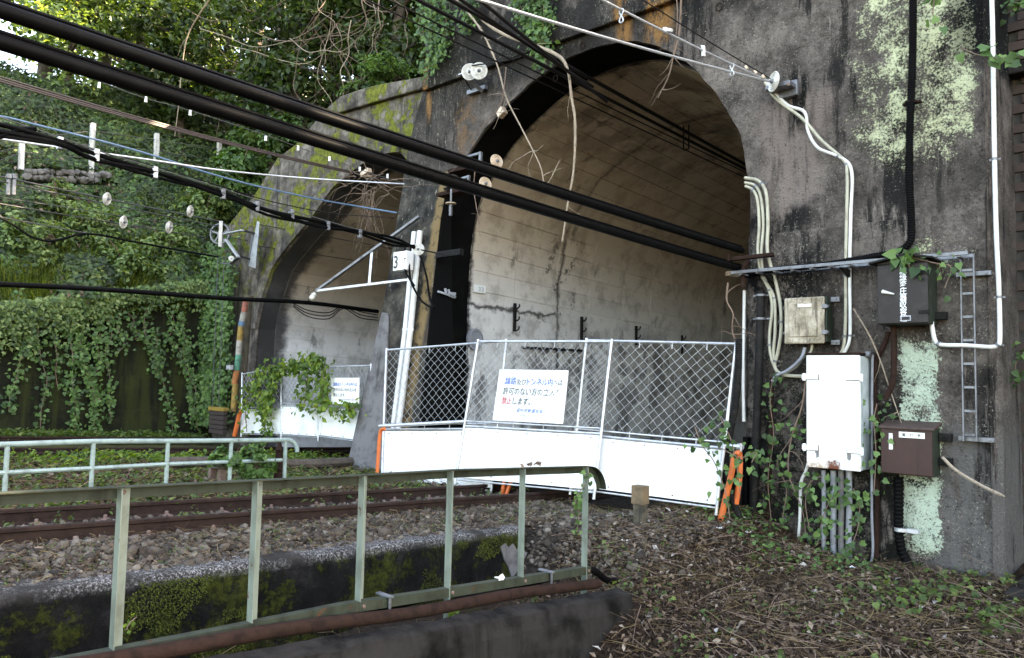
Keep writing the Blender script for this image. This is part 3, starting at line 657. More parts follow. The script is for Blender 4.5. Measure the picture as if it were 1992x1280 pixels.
b.f += [(i*m_+k, (i+1)*m_+k, (i+1)*m_+k+1, i*m_+k+1) for i in range(n-1) for k in range(m_-1)]
b.f += [tuple(range(m_-1, -1, -1)), tuple((n-1)*m_+k for k in range(m_))]
tag(b.build('kerb_wall', M['kerb']), 'cracked grey concrete kerb wall below the front railing', 'kerb')

# ------------------------------------------------------------------ tracks
def rail_mb(X, y0, y1, z0=0., zf=zr):
    pr_ = [(-.066, -.153), (.066, -.153), (.066, -.138), (.012, -.12), (.010, -.045), (.034, -.034), (.034, -.006), (.028, 0), (-.028, 0), (-.034, -.006), (-.034, -.034), (-.010, -.045), (-.012, -.12), (-.066, -.138)]
    b = MB(); b.prism([(X+x, y0, zf(y0)+z+z0) for x, z in pr_], (0, y1-y0, zf(y1)-zf(y0))); return b
def track(label, xa, xb, y0, y1, pitch, rails=True, bolts=True):
    T = thing('railway_track', label, 'railway track', ((xa+xb)/2, 4, zr(4)-.3))
    for X in (xa, xb): rail_mb(X, y0, y1).build('rail', M['rail'], T)
    n = int((9.6-max(y0, -1))/pitch)
    for i in range(n):
        y = max(y0, -1)+.3+i*pitch; z = zr(y)-.155; c_ = (xa+xb)/2
        b = MB(); b.box(c_-.98, c_+.98, y-.11, y+.11, z-.14, z+.006); S_ = b.build('sleeper', M['repair'], T, bevel=.01)
        if not bolts: continue
        for X in (xa, xb):
            for s_ in (-.135, .125):
                b = MB(); b.box(X+s_-.055, X+s_+.055, y-.05, y+.05, z+.006, z+.026); b.lathe([(.032, .026), (.032, .034), (.019, .034), (.019, .062), (.012, .066)], (X+s_, y, z), (0, 0, 1), 6); b.build('bolt', M['bolt'], S_)
    return T
track('nearest rusty railway track running into the big tunnel', -8.53, -7.46, -6, 30, .62)
track('far rusty railway track running into the left tunnel', -16.07, -15.0, -6, 24, .66, bolts=False)
b = rail_mb(-19.0, -6, 9.3, .02); tag(b.build('spare_rail', M['rail']), 'single rusty rail lying along the foot of the mossy wall', 'rail')
b = MB(); rp_ = [aX(x, y, -12.6) for x, y in ((470, 893), (560, 901), (640, 902), (720, 899))]; b.tube(spline([aX(330, 900, -12.4), aX(470, 898, -12.4), aX(580, 903, -12.4), aX(690, 898, -12.4)]), .09, 8)
tag(b.build('fallen_log', M['bark'], smooth=True), 'long dark timber log lying in the weeds before the pillar', 'log')
# ------------------------------------------------------------------ temporary fences
def text(name, body, o, ux, uy, size, mat, parent, off=.004, width=None, cx=False):
    cu = bpy.data.curves.new(name, 'FONT'); cu.body = body; cu.size = 1; cu.extrude = .0005; cu.offset = .014; cu.resolution_u = 3
    t = bpy.data.objects.new(name, cu); COL.objects.link(t); bpy.context.view_layer.update()
    me = bpy.data.meshes.new_from_object(t.evaluated_get(bpy.context.evaluated_depsgraph_get())); bpy.data.objects.remove(t)
    n = len(me.vertices); c = np.empty(n*3, np.float32); me.vertices.foreach_get('co', c); c = c.reshape(-1, 3)
    if not n: return None
    c[:, 0] -= c[:, 0].min(); w_ = c[:, 0].max(); kx = (width/w_) if width else size
    if cx: c[:, 0] -= w_/2
    ux, uy = V(ux).normalized(), V(uy).normalized(); nz = ux.cross(uy); base = V(o)+nz*off-wl(parent)
    out = np.array(base)+np.outer(c[:, 0]*kx, ux)+np.outer(c[:, 1]*size, uy)+np.outer(c[:, 2], nz)
    me.vertices.foreach_set('co', out.astype(np.float32).ravel()); me.name = name; me.materials.clear(); me.update()
    return link(name, me, mat, parent)

def fence_panel(label, group, TL, TR, BL, BR, split, pitch=.15, wr=.0029, pr=.022, sheet_bottom=.03):
    """TL.. are corner points; split = share of the height at which the sheet begins"""
    Q = lambda u, v_: (BL*(1-u)+BR*u)*(1-v_)+(TL*(1-u)+TR*u)*v_
    T = thing('fence_panel', label, 'fence panel', (BL+BR)/2, group)
    U_ = (BR-BL).normalized(); W = ((TL-BL)+(TR-BR)).normalized(); Nn = U_.cross(W).normalized()
    if Nn.y > 0: Nn = -Nn
    for u in (0, 1):
        b = MB(); b.tube([Q(u, -.03), Q(u, 1.012)], pr, 10); b.lathe([(pr*1.12, 0), (pr*1.12, .03), (pr*.5, .04)], Q(u, 1.0), W, 10); b.build('post', M['galv'], T, True)
    for v_ in (1, split, split+.035, .012):
        b = MB(); b.tube([Q(0, v_), Q(1, v_)], pr*.85 if v_ in (1, split) else pr*.6, 8); b.build('rail', M['galv'], T, True)
    for u in np.linspace(.17, .83, 4):
        b = MB(); b.tube([Q(u, split-.02)+Nn*.012, Q(u, split+.045)+Nn*.012], .007, 6); b.build('clip', M['wire'], T, True); b = MB(); b.tube([Q(u, .955)+Nn*.012, Q(u, 1.0)+Nn*.012], .007, 6); b.build('clip', M['wire'], T, True)
    b = MB(); o = Nn*-.012; nq = 6
    for i in range(nq):   # gently buckled sheet
        u0_, u1 = .012+.976*i/nq, .012+.976*(i+1)/nq; e0, e1 = Nn*(.012*sin(i*1.9)), Nn*(.012*sin((i+1)*1.9))
        b.hexa([Q(u0_, sheet_bottom)+e0, Q(u1, sheet_bottom)+e1, Q(u1, split-.012)+e1, Q(u0_, split-.012)+e0, Q(u0_, sheet_bottom)+e0+o, Q(u1, sheet_bottom)+e1+o, Q(u1, split-.012)+e1+o, Q(u0_, split-.012)+e0+o])
    b.build('white_sheet', M['sheet'], T)
    b = MB()
    for u in np.linspace(.06, .94, 5):
        for v_ in (split-.03, sheet_bottom+.02): b.lathe([(.012, 0), (.012, .006), (.004, .008)], Q(u, v_)+Nn*.013, Nn, 6)
    b.build('rivets', M['galvd'], T, kind='stuff')
    # woven wire: every strand zigzags past its neighbours
    w_ = (BR-BL).length; h_ = (TL-BL).length*(1-split-.05); v0 = split+.04; b = MB(); n = int((w_+h_)/pitch)+1
    P = lambda x, y: Q(x/w_, v0+(1-v0)*y/h_*.995)
    for i in range(n+1):
        for s_ in (1, -1):
            k = i*pitch; pts = []
            # line x - y*.86 = k - h  (s=1) or mirrored, clipped to the rectangle
            x0, y0 = k-h_, 0.; x1, y1 = k, h_
            if x0 < 0: y0 = -x0; x0 = 0
            if x1 > w_: y1 = h_-(x1-w_); x1 = w_
            if y1-y0 < .03: continue
            if s_ < 0: x0, x1 = w_-x0, w_-x1
            m_ = max(2, int((y1-y0)/(pitch/2))+1)
            for j in range(m_):
                t = j/(m_-1); pts.append(P(x0+(x1-x0)*t, y0+(y1-y0)*t)+Nn*(.006*s_*(1 if j % 2 else -1)+random.uniform(-.003, .003))+U_*random.uniform(-.004, .004))
            b.tube(pts, wr, 4, False)
    b.build('chain_link_mesh', M['wire'], T, True)
    T['w'] = w_; return T, Q, Nn
GF = 'leaning site fence panels across the big tunnel'
_, Q1, _ = fence_panel('leftmost leaning fence panel of the big tunnel, next to the white poles', GF, aY(752, 681, 8.72), aY(985, 663, 9.02), aY(742, 948, 8.36), aY(955, 958, 8.62), .41)
_, Q3, _ = fence_panel('rightmost leaning fence panel, ending at the tunnel jamb beside the orange pipes', GF, aY(1141, 662, 9.10), aY(1432, 669, 9.30), aY(1110, 953, 8.74), aY(1394, 992, 8.96), .365)
F2, Q2, N2 = fence_panel('middle leaning fence panel that carries the warning sign', GF, aY(930, 664, 8.80), aY(1190, 664, 9.02), aY(886, 936, 8.44), aY(1156, 962, 8.66), .388)
def sign(label, Q, Nn, c, lines, name='warning_sign'):
    """c: four corner points TL TR BR BL"""
    TL, TR, BR, BL = c; o = Nn*.02
    S = thing(name, label, 'sign', (BL+BR)/2)
    b = MB(); b.hexa([BL+o, BR+o, TR+o, TL+o, BL, BR, TR, TL]); BD = b.build('board', M['sign'], S, bevel=.004)
    ux = (TR-TL).normalized(); uy = (TL-BL+TR-BR).normalized(); W_ = ((TR-TL).length+(BR-BL).length)/2; H_ = (TL-BL).length
    for v_, a, e in ((0, 0, 1), (1, 0, 1)):
        p_, q_ = (BL, BR) if v_ == 0 else (TL, TR); s_ = uy*(.022 if v_ == 0 else -.022)
        b = MB(); b.beam(p_+o+s_*.5, q_+o+s_*.5, .022, .012, Nn); b.build('rim', M['white'], BD, bevel=.002)
    for p_, q_, s_ in ((BL, TL, ux*.011), (BR, TR, ux*-.011)):
        b = MB(); b.beam(p_+o+s_+uy*.02, q_+o+s_-uy*.02, .022, .012, Nn); b.build('rim', M['white'], BD, bevel=.002)
    for u, v_, wd, sz, body, mt in lines:
        P_ = (BL*(1-u)+BR*u)*(1-v_)+(TL*(1-u)+TR*u)*v_+o
        text('lettering', body, P_, ux, uy, sz*H_, mt, BD, .003, wd*W_)
    return S, ux, uy, o
c_ = [aY(x, y, 8.93-.045-.00145*(y-715)) for x, y in ((974, 719), (1107, 721), (1096, 825), (960, 818))]
lines = [(.11, .72, .17, .155, '線路', M['blue_ink']), (.285, .715, .145, .115, '及び', M['black_ink']), (.44, .715, .365, .15, 'トンネル内', M['blue_ink']), (.815, .715, .125, .14, 'へは', M['black_ink']),
         (.10, .525, .83, .15, '許可のない方の立入を', M['black_ink']), (.10, .335, .145, .15, '禁止', M['red_ink']), (.265, .335, .26, .15, 'します。', M['black_ink']),
         (.34, .185, .60, .082, '安中市産業部商工観光課', M['blue_ink']), (.40, .095, .09, .055, 'TEL', M['grey_ink']), (.58, .09, .36, .07, "027-393-''''", M['grey_ink'])]
SG, ux, uy, o_ = sign('large white warning sign with blue, black and red writing on the middle fence panel', Q2, N2, c_, lines)
b = MB()
for i in range(90):
    u = random.gauss(.66, .06); v_ = random.choice([random.gauss(.75, .07), random.gauss(.33, .06)])
    TL, TR, BR, BL = c_; P_ = (BL*(1-u)+BR*u)*(1-v_)+(TL*(1-u)+TR*u)*v_+o_*1.08; r_ = random.uniform(.004, .014)
    b.add([P_+ux*(r_*cos(a+i)*random.uniform(.4, 1))+uy*(r_*sin(a+i)*random.uniform(.4, 1)) for a in np.linspace(0, 5.4, 7)], [tuple(range(7))])
b.build('stain_flecks', M['stain'], SG, kind='stuff')
GL = 'site fence panels across the left tunnel'
lf_ = [((471, 728), (547, 713), (469, 846), (547, 848)), ((547, 713), (620, 711), (547, 848), (619, 853)), ((620, 714), (722, 711), (619, 850), (722, 864))]
nm_ = ['leftmost white fence panel of the far tunnel, beside the striped pole', 'middle white fence panel of the far tunnel, overgrown with vines', 'right white fence panel of the far tunnel, half hidden by the pillar']
QL = []
for i, (a, b_, c, d) in enumerate(lf_):
    y0, y1 = 9.0+.02*i, 9.03+.02*i
    r_ = fence_panel(nm_[i], GL, aY(*a, y0+.1), aY(*b_, y1+.1), aY(*c, y0), aY(*d, y1), .43 if i else .40, .15, .004, .018); QL.append(r_)
c2 = [aY(x, y, 8.98) for x, y in ((646, 735), (700, 735), (699, 785), (646, 786))]
sign('small faded white warning sign hanging on the far tunnel fence', QL[2][1], V((0, -1, 0)), c2, [(.08, .70, .30, .15, '線路及び', M['blue_ink']), (.42, .70, .52, .15, 'トンネル内へは', M['blue_ink']), (.08, .50, .84, .14, '許可のない方の立入を', M['black_ink']), (.08, .30, .45, .14, '禁止します。', M['black_ink']), (.34, .14, .58, .08, '安中市産業部商工観光課', M['grey_ink'])])
# orange pipe supports
def pipe(name, label, cat, pts, r, mat, group=None, k=6, n=8, clamps=(), parent=None, rib=0):
    P = spline(pts, k) if k > 1 else [V(p) for p in pts]
    b = MB()
    if rib:
        L_ = [0]
        for a, c in zip(P, P[1:]): L_.append(L_[-1]+(c-a).length)
        m_ = int(L_[-1]/rib)*4; S_ = np.linspace(0, L_[-1], m_+1); A_ = np.array([tuple(p) for p in P])
        Pn = [V([float(np.interp(s_, L_, A_[:, j])) for j in range(3)]) for s_ in S_]
        b.tube(Pn, [r*(1.0 if (i % 4) < 2 else .84) for i in range(len(Pn))], n)
    else: b.tube(P, r, n)
    if not clamps:
        o = b.build(name, mat, smooth=True); return tag(o, label, cat, group)
    T = thing(name, label, cat, P[-1], group); b.build('tube', mat, T, True)
    for t in clamps:
        p = P[int(t*(len(P)-1))]; d = (P[min(int(t*(len(P)-1))+1, len(P)-1)]-P[max(int(t*(len(P)-1))-1, 0)]).normalized()
        c = MB(); c.lathe([(r*1.25, -.014), (r*1.25, .014)], p, d, 10); c.beam(p+V((-r*2.2, .03, 0)), p+V((r*2.2, .03, 0)), .02, .006, (0, 1, 0)); c.build('clamp', M['galvd'], T, True)
    return T
pipe('orange_pipe', 'bent orange pipe standing at the left end of the big fence', 'pipe', [aY(x, y, 8.25) for x, y in ((748, 834), (741, 838), (738, 855), (735, 900), (731, 962))], .032, M['orange'])
pipe('orange_pipe', 'left of two short orange pipes poking out below the middle panel', 'pipe', [aY(982, 930, 8.62), aY(977, 961, 8.6)], .03, M['orange'], k=1)
pipe('orange_pipe', 'right of two short orange pipes poking out below the middle panel', 'pipe', [aY(996, 930, 8.66), aY(984, 965, 8.6)], .03, M['orange'], k=1)
pipe('orange_pipe', 'bent orange pipe leaning in front of the right fence end', 'pipe', [aY(x, y, 8.98) for x, y in ((1440, 884), (1434, 882), (1428, 892), (1420, 935), (1398, 1026))], .038, M['orange'])
pipe('orange_pipe', 'orange pipe behind the black hose at the tunnel jamb', 'pipe', [aY(x, y, 9.2) for x, y in ((1438, 880), (1440, 900), (1438, 935), (1432, 980))], .036, M['orange'])
pipe('orange_pipe', 'small orange pipe left of the far tunnel fence', 'pipe', [aY(x, y, 8.9) for x, y in ((470, 800), (466, 806), (462, 822), (456, 848))], .05, M['orange'])
b = MB(); b.tube([aY(1405, 867, 9.1), aY(1446, 869, 9.14)], .03, 10); b.lathe([(.045, 0), (.045, .05)], aY(1436, 869, 9.12), (1, 0, 0), 10); b.tube([aY(1441, 862, 9.08), aY(1441, 880, 9.08)], .012, 6)
tag(b.build('scaffold_tube', M['galv'], smooth=True), 'short galvanised scaffold tube with clamp at the right end of the fence', 'tube')
b = MB(); b.tube([aY(738, 829, 8.3), aY(905, 820, 8.7)], .03, 10); tag(b.build('scaffold_tube', M['galv'], smooth=True), 'galvanised scaffold tube behind the left fence panel', 'tube')

# ------------------------------------------------------------------ railings
X_ = -4.4
def rz(Y): return float(np.interp(Y, [-2, 1.09, 1.68, 3.07, 4.09, 5.74], [-.50, -.60, -.62, -.67, -.70, -.785]))
def bz(Y): return float(np.interp(Y, [-2, 2.17, 3.1, 4.07, 5.77], [-1.33, -1.49, -1.515, -1.585, -1.70]))
RL = thing('railing', 'grey-green angle iron railing in the foreground', 'railing', (X_, 3, -1.8))
Ys = list(np.linspace(-2, 5.74, 30)); b = MB()
for y0, y1 in zip(Ys, Ys[1:]):
    a, c = rz(y0), rz(y1)
    b.hexa([(X_-.003, y0, a-.006), (X_+.066, y0, a-.006), (X_+.066, y0, a), (X_-.003, y0, a), (X_-.003, y1, c-.006), (X_+.066, y1, c-.006), (X_+.066, y1, c), (X_-.003, y1, c)])
    b.hexa([(X_-.003, y0, a-.068), (X_+.004, y0, a-.068), (X_+.004, y0, a-.006), (X_-.003, y0, a-.006), (X_-.003, y1, c-.068), (X_+.004, y1, c-.068), (X_+.004, y1, c-.006), (X_-.003, y1, c-.006)])
b.build('top_rail', M['green3'], RL)
b = MB(); e = [(5.74+.26*sin(t), rz(5.74)-.26*(1-cos(t))) for t in np.linspace(0, 1.45, 9)]
for (y0, a), (y1, c) in zip(e, e[1:]):
    b.hexa([(X_-.003, y0, a-.006), (X_+.066, y0, a-.006), (X_+.066, y0, a), (X_-.003, y0, a), (X_-.003, y1, c-.006), (X_+.066, y1, c-.006), (X_+.066, y1, c), (X_-.003, y1, c)])
    k = V((0, 5.74-y0, rz(5.74)-.26-a)).normalized()*.06; k2 = V((0, 5.74-y1, rz(5.74)-.26-c)).normalized()*.06
    p0, p1 = V((X_-.003, y0, a)), V((X_-.003, y1, c)); b.hexa([p0+k, p0, p1, p1+k2, p0+k+V((.007, 0, 0)), p0+V((.007, 0, 0)), p1+V((.007, 0, 0)), p1+k2+V((.007, 0, 0))])
b.build('curved_end', M['green3'], RL)
b = MB(); yy_ = [-2, 2.17, 3.1, 4.07, 5.78]
for y0, y1 in zip(yy_, yy_[1:]): b.beam((X_+.03, y0, bz(y0)), (X_+.03, y1, bz(y1)), .066, .006); b.beam((X_+.06, y0, bz(y0)-.034), (X_+.06, y1, bz(y1)-.034), .006, .062)
b.build('bottom_rail', M['green3'], RL)
def lpost(y, z0, z1):
    b = MB(); b.box(X_+.005, X_+.011, y-.033, y+.033, z0, z1); b.box(X_+.011, X_+.07, y-.033, y-.027, z0, z1); return b
py = [aX(x, y, X_).y for x, y in ((240, 948), (500, 935), (705, 924), (875, 915), (1015, 911), (1137, 907))]
for i, y in enumerate([py[0]-1.6, py[0]-.8]+py):
    full = i in (0, 2, 5, 7)
    lpost(y, (bz(y)-.45) if full else bz(y)+.004, rz(y)-.008).build('post', M['green'], RL)
    b = MB(); b.lathe([(.014, 0), (.014, .008), (.006, .012)], (X_+.004, y, rz(y)-.035), (1, 0, 0), 6); b.lathe([(.014, 0), (.014, .008), (.006, .012)], (X_+.064, y, bz(y)-.03), (1, 0, 0), 6); b.build('bolt', M['bolt'], RL, True)
pipe('rusty_pipe', 'long rusty pipe lying along the kerb behind the front railing', 'pipe', [V((-4.28, y, kz(y)+.06+.012*sin(y*3))) for y in np.linspace(-1.5, k1.y-.15, 14)], .044, M['rust'], k=3, n=10)
pipe('corrugated_hose', 'black corrugated hose tied under the bottom rail of the front railing', 'hose', [V((-4.44, y, bz(y)-.05-.03*abs(sin(y*2.2)))) for y in np.linspace(-1, 5.9, 16)]+[V((-4.5, 6.25, -1.93)), V((-4.62, 6.6, -2.02))], .034, M['black'], rib=.022)
for y_, l in ((3.45, 'grey steel clip on the bottom rail, left one'), (5.2, 'grey steel clip on the bottom rail near the last post')):
    b = MB(); b.box(X_-.06, X_+.1, y_-.02, y_+.02, bz(y_)+.004, bz(y_)+.02); b.box(X_+.075, X_+.085, y_-.012, y_+.012, bz(y_)-.12, bz(y_)+.01); tag(b.build('rail_clip', M['galvd'], bevel=.004), l, 'clip')
# back railing
XB = -10.2; BR_ = thing('railing', 'pale green pipe railing between the tracks', 'railing', (XB, 4, -1.7))
ty = [(aX(x, y, XB)) for x, y in ((0, 865), (180, 859), (330, 858), (450, 857), (552, 856))]
ty = [ty[0]+(ty[0]-ty[1])*3]+ty
crv = [ty[-1]+V((0, .18*sin(t)+.05, -.18*(1-cos(t)))) for t in np.linspace(0, 1.6, 7)]
b = MB(); b.tube(spline(ty, 4)+crv, .033, 10); b.build('top_rail', M['green2'], BR_, True)
my = [aX(x, y, XB) for x, y in ((0, 920), (182, 911), (325, 903), (548, 895))]; my = [my[0]+(my[0]-my[1])*4]+my
b = MB(); b.tube(my, .027, 8); b.build('middle_rail', M['green2'], BR_, True)
for x in (-170, 15, 182, 327, 450, 556):
    t = aX(x, 862 if x < 200 else 857, XB); t.z = float(np.interp(t.y, [p.y for p in ty], [p.z for p in ty]))
    b = MB(); b.tube([t, V((t.x, t.y, float(G(t.x, t.y))-.1))], .028, 8); b.build('post', M['green2'], BR_, True)

# ------------------------------------------------------------------ boxes on the portal wall
YW = 9.86
def rect(x0, y0, x1, y1, Y): a, c = aY(x0, y0, Y), aY(x1, y1, Y); return min(a.x, c.x), max(a.x, c.x), min(a.z, c.z), max(a.z, c.z)
# white cabinet
x0, x1, z0, z1 = rect(1568, 691, 1674, 918, 9.50)
C = thing('cabinet', 'tall white steel cabinet with rusty hinges on the portal wall', 'cabinet', ((x0+x1)/2, 9.7, z0))
b = MB(); b.box(x0+.012, x1, 9.53, YW+.02, z0+.01, z1-.01); b.build('body', M['cabside'], C, bevel=.008)
b = MB(); b.box(x0, x1, 9.50, 9.527, z0, z1); D = b.build('door', M['cab'], C, bevel=.012)
b = MB(); b.box(x0-.01, x1+.015, 9.49, YW+.02, z1+.004, z1+.03); b.build('roof', M['rust'], C, bevel=.006)
for s_, xx in ((-1, x0), (1, x1)):
    for zz in (z1-.27, z0+.24):
        b = MB(); b.box(xx-(.05 if s_ < 0 else .15), xx+(.15 if s_ < 0 else .02), 9.483, 9.4935, zz-.03, zz+.03); b.lathe([(.02, -.045), (.02, .045)], (xx+s_*.02, 9.488, zz), (0, 0, 1), 8); b.build('hinge', M['white'], D, bevel=.004)
        b = MB(); b.box(xx-(.0 if s_ < 0 else .156), xx+(.156 if s_ < 0 else -.0), 9.494, 9.4995, zz-.036, zz+.034); b.build('hinge_rust_shadow', M['rust'], D); b = MB(); p_ = V((xx-s_*.13, 9.4985, zz-.035))  # dark rim added behind each hinge: rust and hinge shadow put into colour
        for k in range(4): b.box(p_.x-.02+k*.012, p_.x-.013+k*.012, 9.4975, 9.4995, p_.z-random.uniform(.02, .09), p_.z+.03)
        if zz < z1-.5: b.build('rust_run', M['rust'], D)
b = MB(); b.box(x1-.01, x1+.05, 9.72, YW, z1-.02, z1+.05); b.lathe([(.03, 0), (.03, .09)], (x1+.03, 9.66, z1+.015), (0, 1, 0), 8); b.build('cable_clamp', M['galvd'], C, bevel=.004)
cabz0, cabx0, cabx1 = z0, x0, x1
# weathered cream box
x0, x1, z0, z1 = rect(1524, 580, 1602, 668, 9.62)
C = thing('junction_box', 'weathered cream junction box with dirt streaks above the white cabinet', 'box', ((x0+x1)/2, 9.7, z0))
b = MB(); b.box(x0+.02, x1+.02, 9.68, YW+.02, z0+.02, z1); b.build('body', M['darkside'], C, bevel=.01)
b = MB(); b.box(x0, x1+.005, 9.635, 9.675, z0, z1); D = b.build('lid', M['creambox'], C, bevel=.025)
b = MB(); b.box(x0+.06, x1-.08, 9.62, 9.637, z0+.09, z1-.075); b.build('lid_panel', M['creambox'], D, bevel=.008)
b = MB(); b.box(x0+.19, x0+.36, 9.614, 9.621, z1-.125, z1-.09); b.build('label_plate', M['white'], D)
for zz in (z1-.13, z0+.14):
    b = MB(); b.box(x1-.02, x1+.045, 9.615, 9.7, zz-.025, zz+.025); b.lathe([(.018, 0), (.018, .05)], (x1+.04, 9.62, zz), (0, 1, 0), 8); b.build('catch', M['galvd'], D, bevel=.004)
    b = MB(); b.lathe([(.012, 0), (.012, .03)], (x0-.004, 9.64, zz), (0, 1, 0), 6); b.build('screw', M['galvd'], D)
for zz in (z1-.03, z0+.02): b = MB(); b.box(x1+.02, x1+.13, 9.80, YW, zz-.03, zz+.03); b.lathe([(.014, 0), (.014, .02)], (x1+.09, 9.78, zz), (0, 1, 0), 6); b.build('bracket', M['galvd'], C, bevel=.004)
# dark transformer box
x0, x1, z0, z1 = rect(1706, 517, 1806, 627, 9.48)
C = thing('transformer_box', 'dark brown box with white vertical writing and a sloped roof', 'box', ((x0+x1)/2, 9.7, z0))
b = MB(); b.box(x0+.006, x1-.004, 9.51, YW+.02, z0-.01, z1+.01); b.build('body', M['darkside'], C, bevel=.006)
b = MB(); b.box(x0, x1, 9.48, 9.507, z0, z1); D = b.build('door', M['darkbox'], C, bevel=.006)
mx = (x0+x1)/2+.05
b = MB(); b.prism([(x0-.07, 9.40, z1+.015), (x0-.07, 9.40, z1+.035), (mx, 9.40, z1+.11), (x1+.07, 9.40, z1+.05), (x1+.07, 9.40, z1+.03), (mx, 9.40, z1+.085)], (0, .5, 0)); b.build('roof', M['blackd'], C)
b = MB(); b.prism([(x0, 9.49, z1+.011), (x1, 9.49, z1+.011), (x1, 9.49, z1+.03), (mx, 9.49, z1+.085), (x0, 9.49, z1+.018)], (0, .36, 0)); b.build('gable', M['darkbox'], C)
hz = (z0+z1)/2+.02; b = MB(); b.tube([(x0+.06, 9.462, hz+.01), (x0+.19, 9.462, hz-.025)], [.026, .009], 10); b.lathe([(.018, 0), (.018, .03)], (x0+.07, 9.455, hz+.008), (0, 1, 0), 10); b.build('handle', M['pvc'], D, True)
for zz in (z1-.12, z0+.12): b = MB(); b.box(x1-.10, x1+.01, 9.470, 9.479, zz-.02, zz+.02); b.lathe([(.012, -.03), (.012, .03)], (x1+.006, 9.478, zz), (0, 0, 1), 8); b.build('hinge', M['blackd'], D, bevel=.003)
for k, ch in enumerate('絶縁変圧器収容箱'):
    text('lettering', ch, (mx-.075, 9.48, z1-.115-k*.078), (1, 0, 0), (0, 0, 1), .085, M['white_ink'], D, .0025, .075)
b = MB(); b.box(mx-.065, mx+.04, 9.474, 9.479, z0+.025, z0+.085); b.build('label_plate', M['grey_ink'], D)
b = MB(); b.box(mx-.055, mx+.03, 9.471, 9.474, z0+.035, z0+.072); b.build('label_text_field', M['darkbox'], D)
b = MB(); b.box(x1-.003, x1+.003, 9.55, 9.62, hz-.09, hz+.08); b.build('side_plate', M['darkside'], C); b = MB(); b.box(x1, x1+.11, 9.76, YW, z0+.05, z0+.14); b.build('bracket', M['blackd'], C, bevel=.004)
dbx0, dbx1, dbz0 = x0, x1, z0
# brown box
x0, x1, z0, z1 = rect(1713, 829, 1814, 928, 9.56)
C = thing('switch_box', 'reddish brown switch box with a white label and white handle near the ground', 'box', ((x0+x1)/2, 9.7, z0))
b = MB(); b.box(x0+.004, x1+.003, 9.59, YW+.02, z0-.008, z1); b.build('body', M['darkside'], C, bevel=.006)
b = MB(); b.box(x0, x1, 9.56, 9.587, z0, z1); D = b.build('door', M['brownbox'], C, bevel=.008)
b = MB(); b.prism([(x0-.02, 9.52, z1+.004), (x0-.02, YW, z1+.07), (x0-.02, YW, z1+.03), (x0-.02, 9.52, z1-.02)], (x1-x0+.05, 0, 0)); b.build('roof', M['browntop'], C, bevel=.005)
b = MB(); b.box(x0+.09, x0+.135, 9.545, 9.561, z0+.27, z0+.46); b.build('handle', M['pvc'], D, bevel=.008)
b = MB(); b.box(x0+.20, x0+.47, 9.553, 9.559, z1-.115, z1-.05); b.build('label_plate', M['white'], D)
for k, ch in enumerate('電灯盤'): text('lettering', ch, (x0+.235+k*.08, 9.553, z1-.10), (1, 0, 0), (0, 0, 1), .042, M['black_ink'], D, .002, .036)
for zz in (z1-.1, z0+.16): b = MB(); b.box(x1+.01, x1+.14, 9.78, YW, zz-.045, zz+.045); b.lathe([(.018, 0), (.018, .02), (.008, .03)], (x1+.09, 9.75, zz), (0, 1, 0), 6); b.build('bracket', M['blackd'], C, bevel=.005)

# ------------------------------------------------------------------ conduits on the wall
W_ = lambda y, *pts: [aY(a, c, y) for a, c in pts]
gcp = 'cream conduits curving down beside the tunnel jamb'
pipe('conduit', 'left cream conduit of the three running down the jamb', 'conduit', W_(9.79, (1450, 362), (1465, 370), (1474, 392), (1477, 440), (1474, 490), (1480, 530), (1496, 565), (1502, 600), (1497, 650), (1499, 690), (1512, 722), (1532, 728)), .021, M['cream'], gcp, clamps=(.1, .55, .78))
pipe('conduit', 'middle cream conduit of the three running down the jamb', 'conduit', W_(9.80, (1449, 355), (1470, 362), (1481, 388), (1485, 440), (1481, 500), (1489, 545), (1506, 580), (1508, 640), (1505, 690), (1514, 726), (1545, 716), (1566, 690)), .021, M['cream'], gcp, clamps=(.1, .55, .78))
pipe('conduit', 'right cream conduit of the three, bending into the white cabinet', 'conduit', W_(9.79, (1449, 346), (1475, 352), (1490, 375), (1494, 430), (1493, 490), (1508, 545), (1519, 600), (1519, 650), (1512, 690), (1507, 712), (1520, 728), (1558, 732), (1570, 731)), .024, M['cream'], gcp, clamps=(.12, .55, .72))
pipe('conduit', 'left of two cream conduits dropping from the wire bracket to the white cabinet', 'conduit', W_(9.8, (1488, 160), (1510, 192), (1560, 230), (1600, 275), (1640, 310), (1648, 335), (1647, 420), (1645, 520), (1645, 610), (1642, 670), (1634, 690)), .021, M['cream'], clamps=(.45, .72, .88))
pipe('conduit', 'right of two cream conduits dropping from the wire bracket to the white cabinet', 'conduit', W_(9.8, (1492, 162), (1530, 203), (1565, 218), (1572, 255), (1592, 288), (1637, 307), (1657, 335), (1655, 420), (1653, 520), (1654, 620), (1652, 664), (1640, 690)), .021, M['pvc'], clamps=(.45, .72, .88))
pipe('conduit', 'thick black corrugated conduit hanging down the lichen wall to the cable ladder', 'conduit', W_(9.74, (1776, -60), (1776, 60), (1774, 150), (1770, 250), (1769, 350), (1773, 440), (1769, 472), (1745, 490), (1700, 499), (1600, 516), (1500, 526), (1450, 535)), .046, M['black'], rib=.03, n=10)
b = MB(); p = aY(1771, 198, 9.76); b.lathe([(.06, -.012), (.06, .012)], p, (0, 0, 1), 12); b.box(p.x-.1, p.x+.1, p.y+.03, YW, p.z-.012, p.z+.012); tag(b.build('pipe_clamp', M['rust'], smooth=True), 'rusty clamp holding the black corrugated conduit', 'clamp')
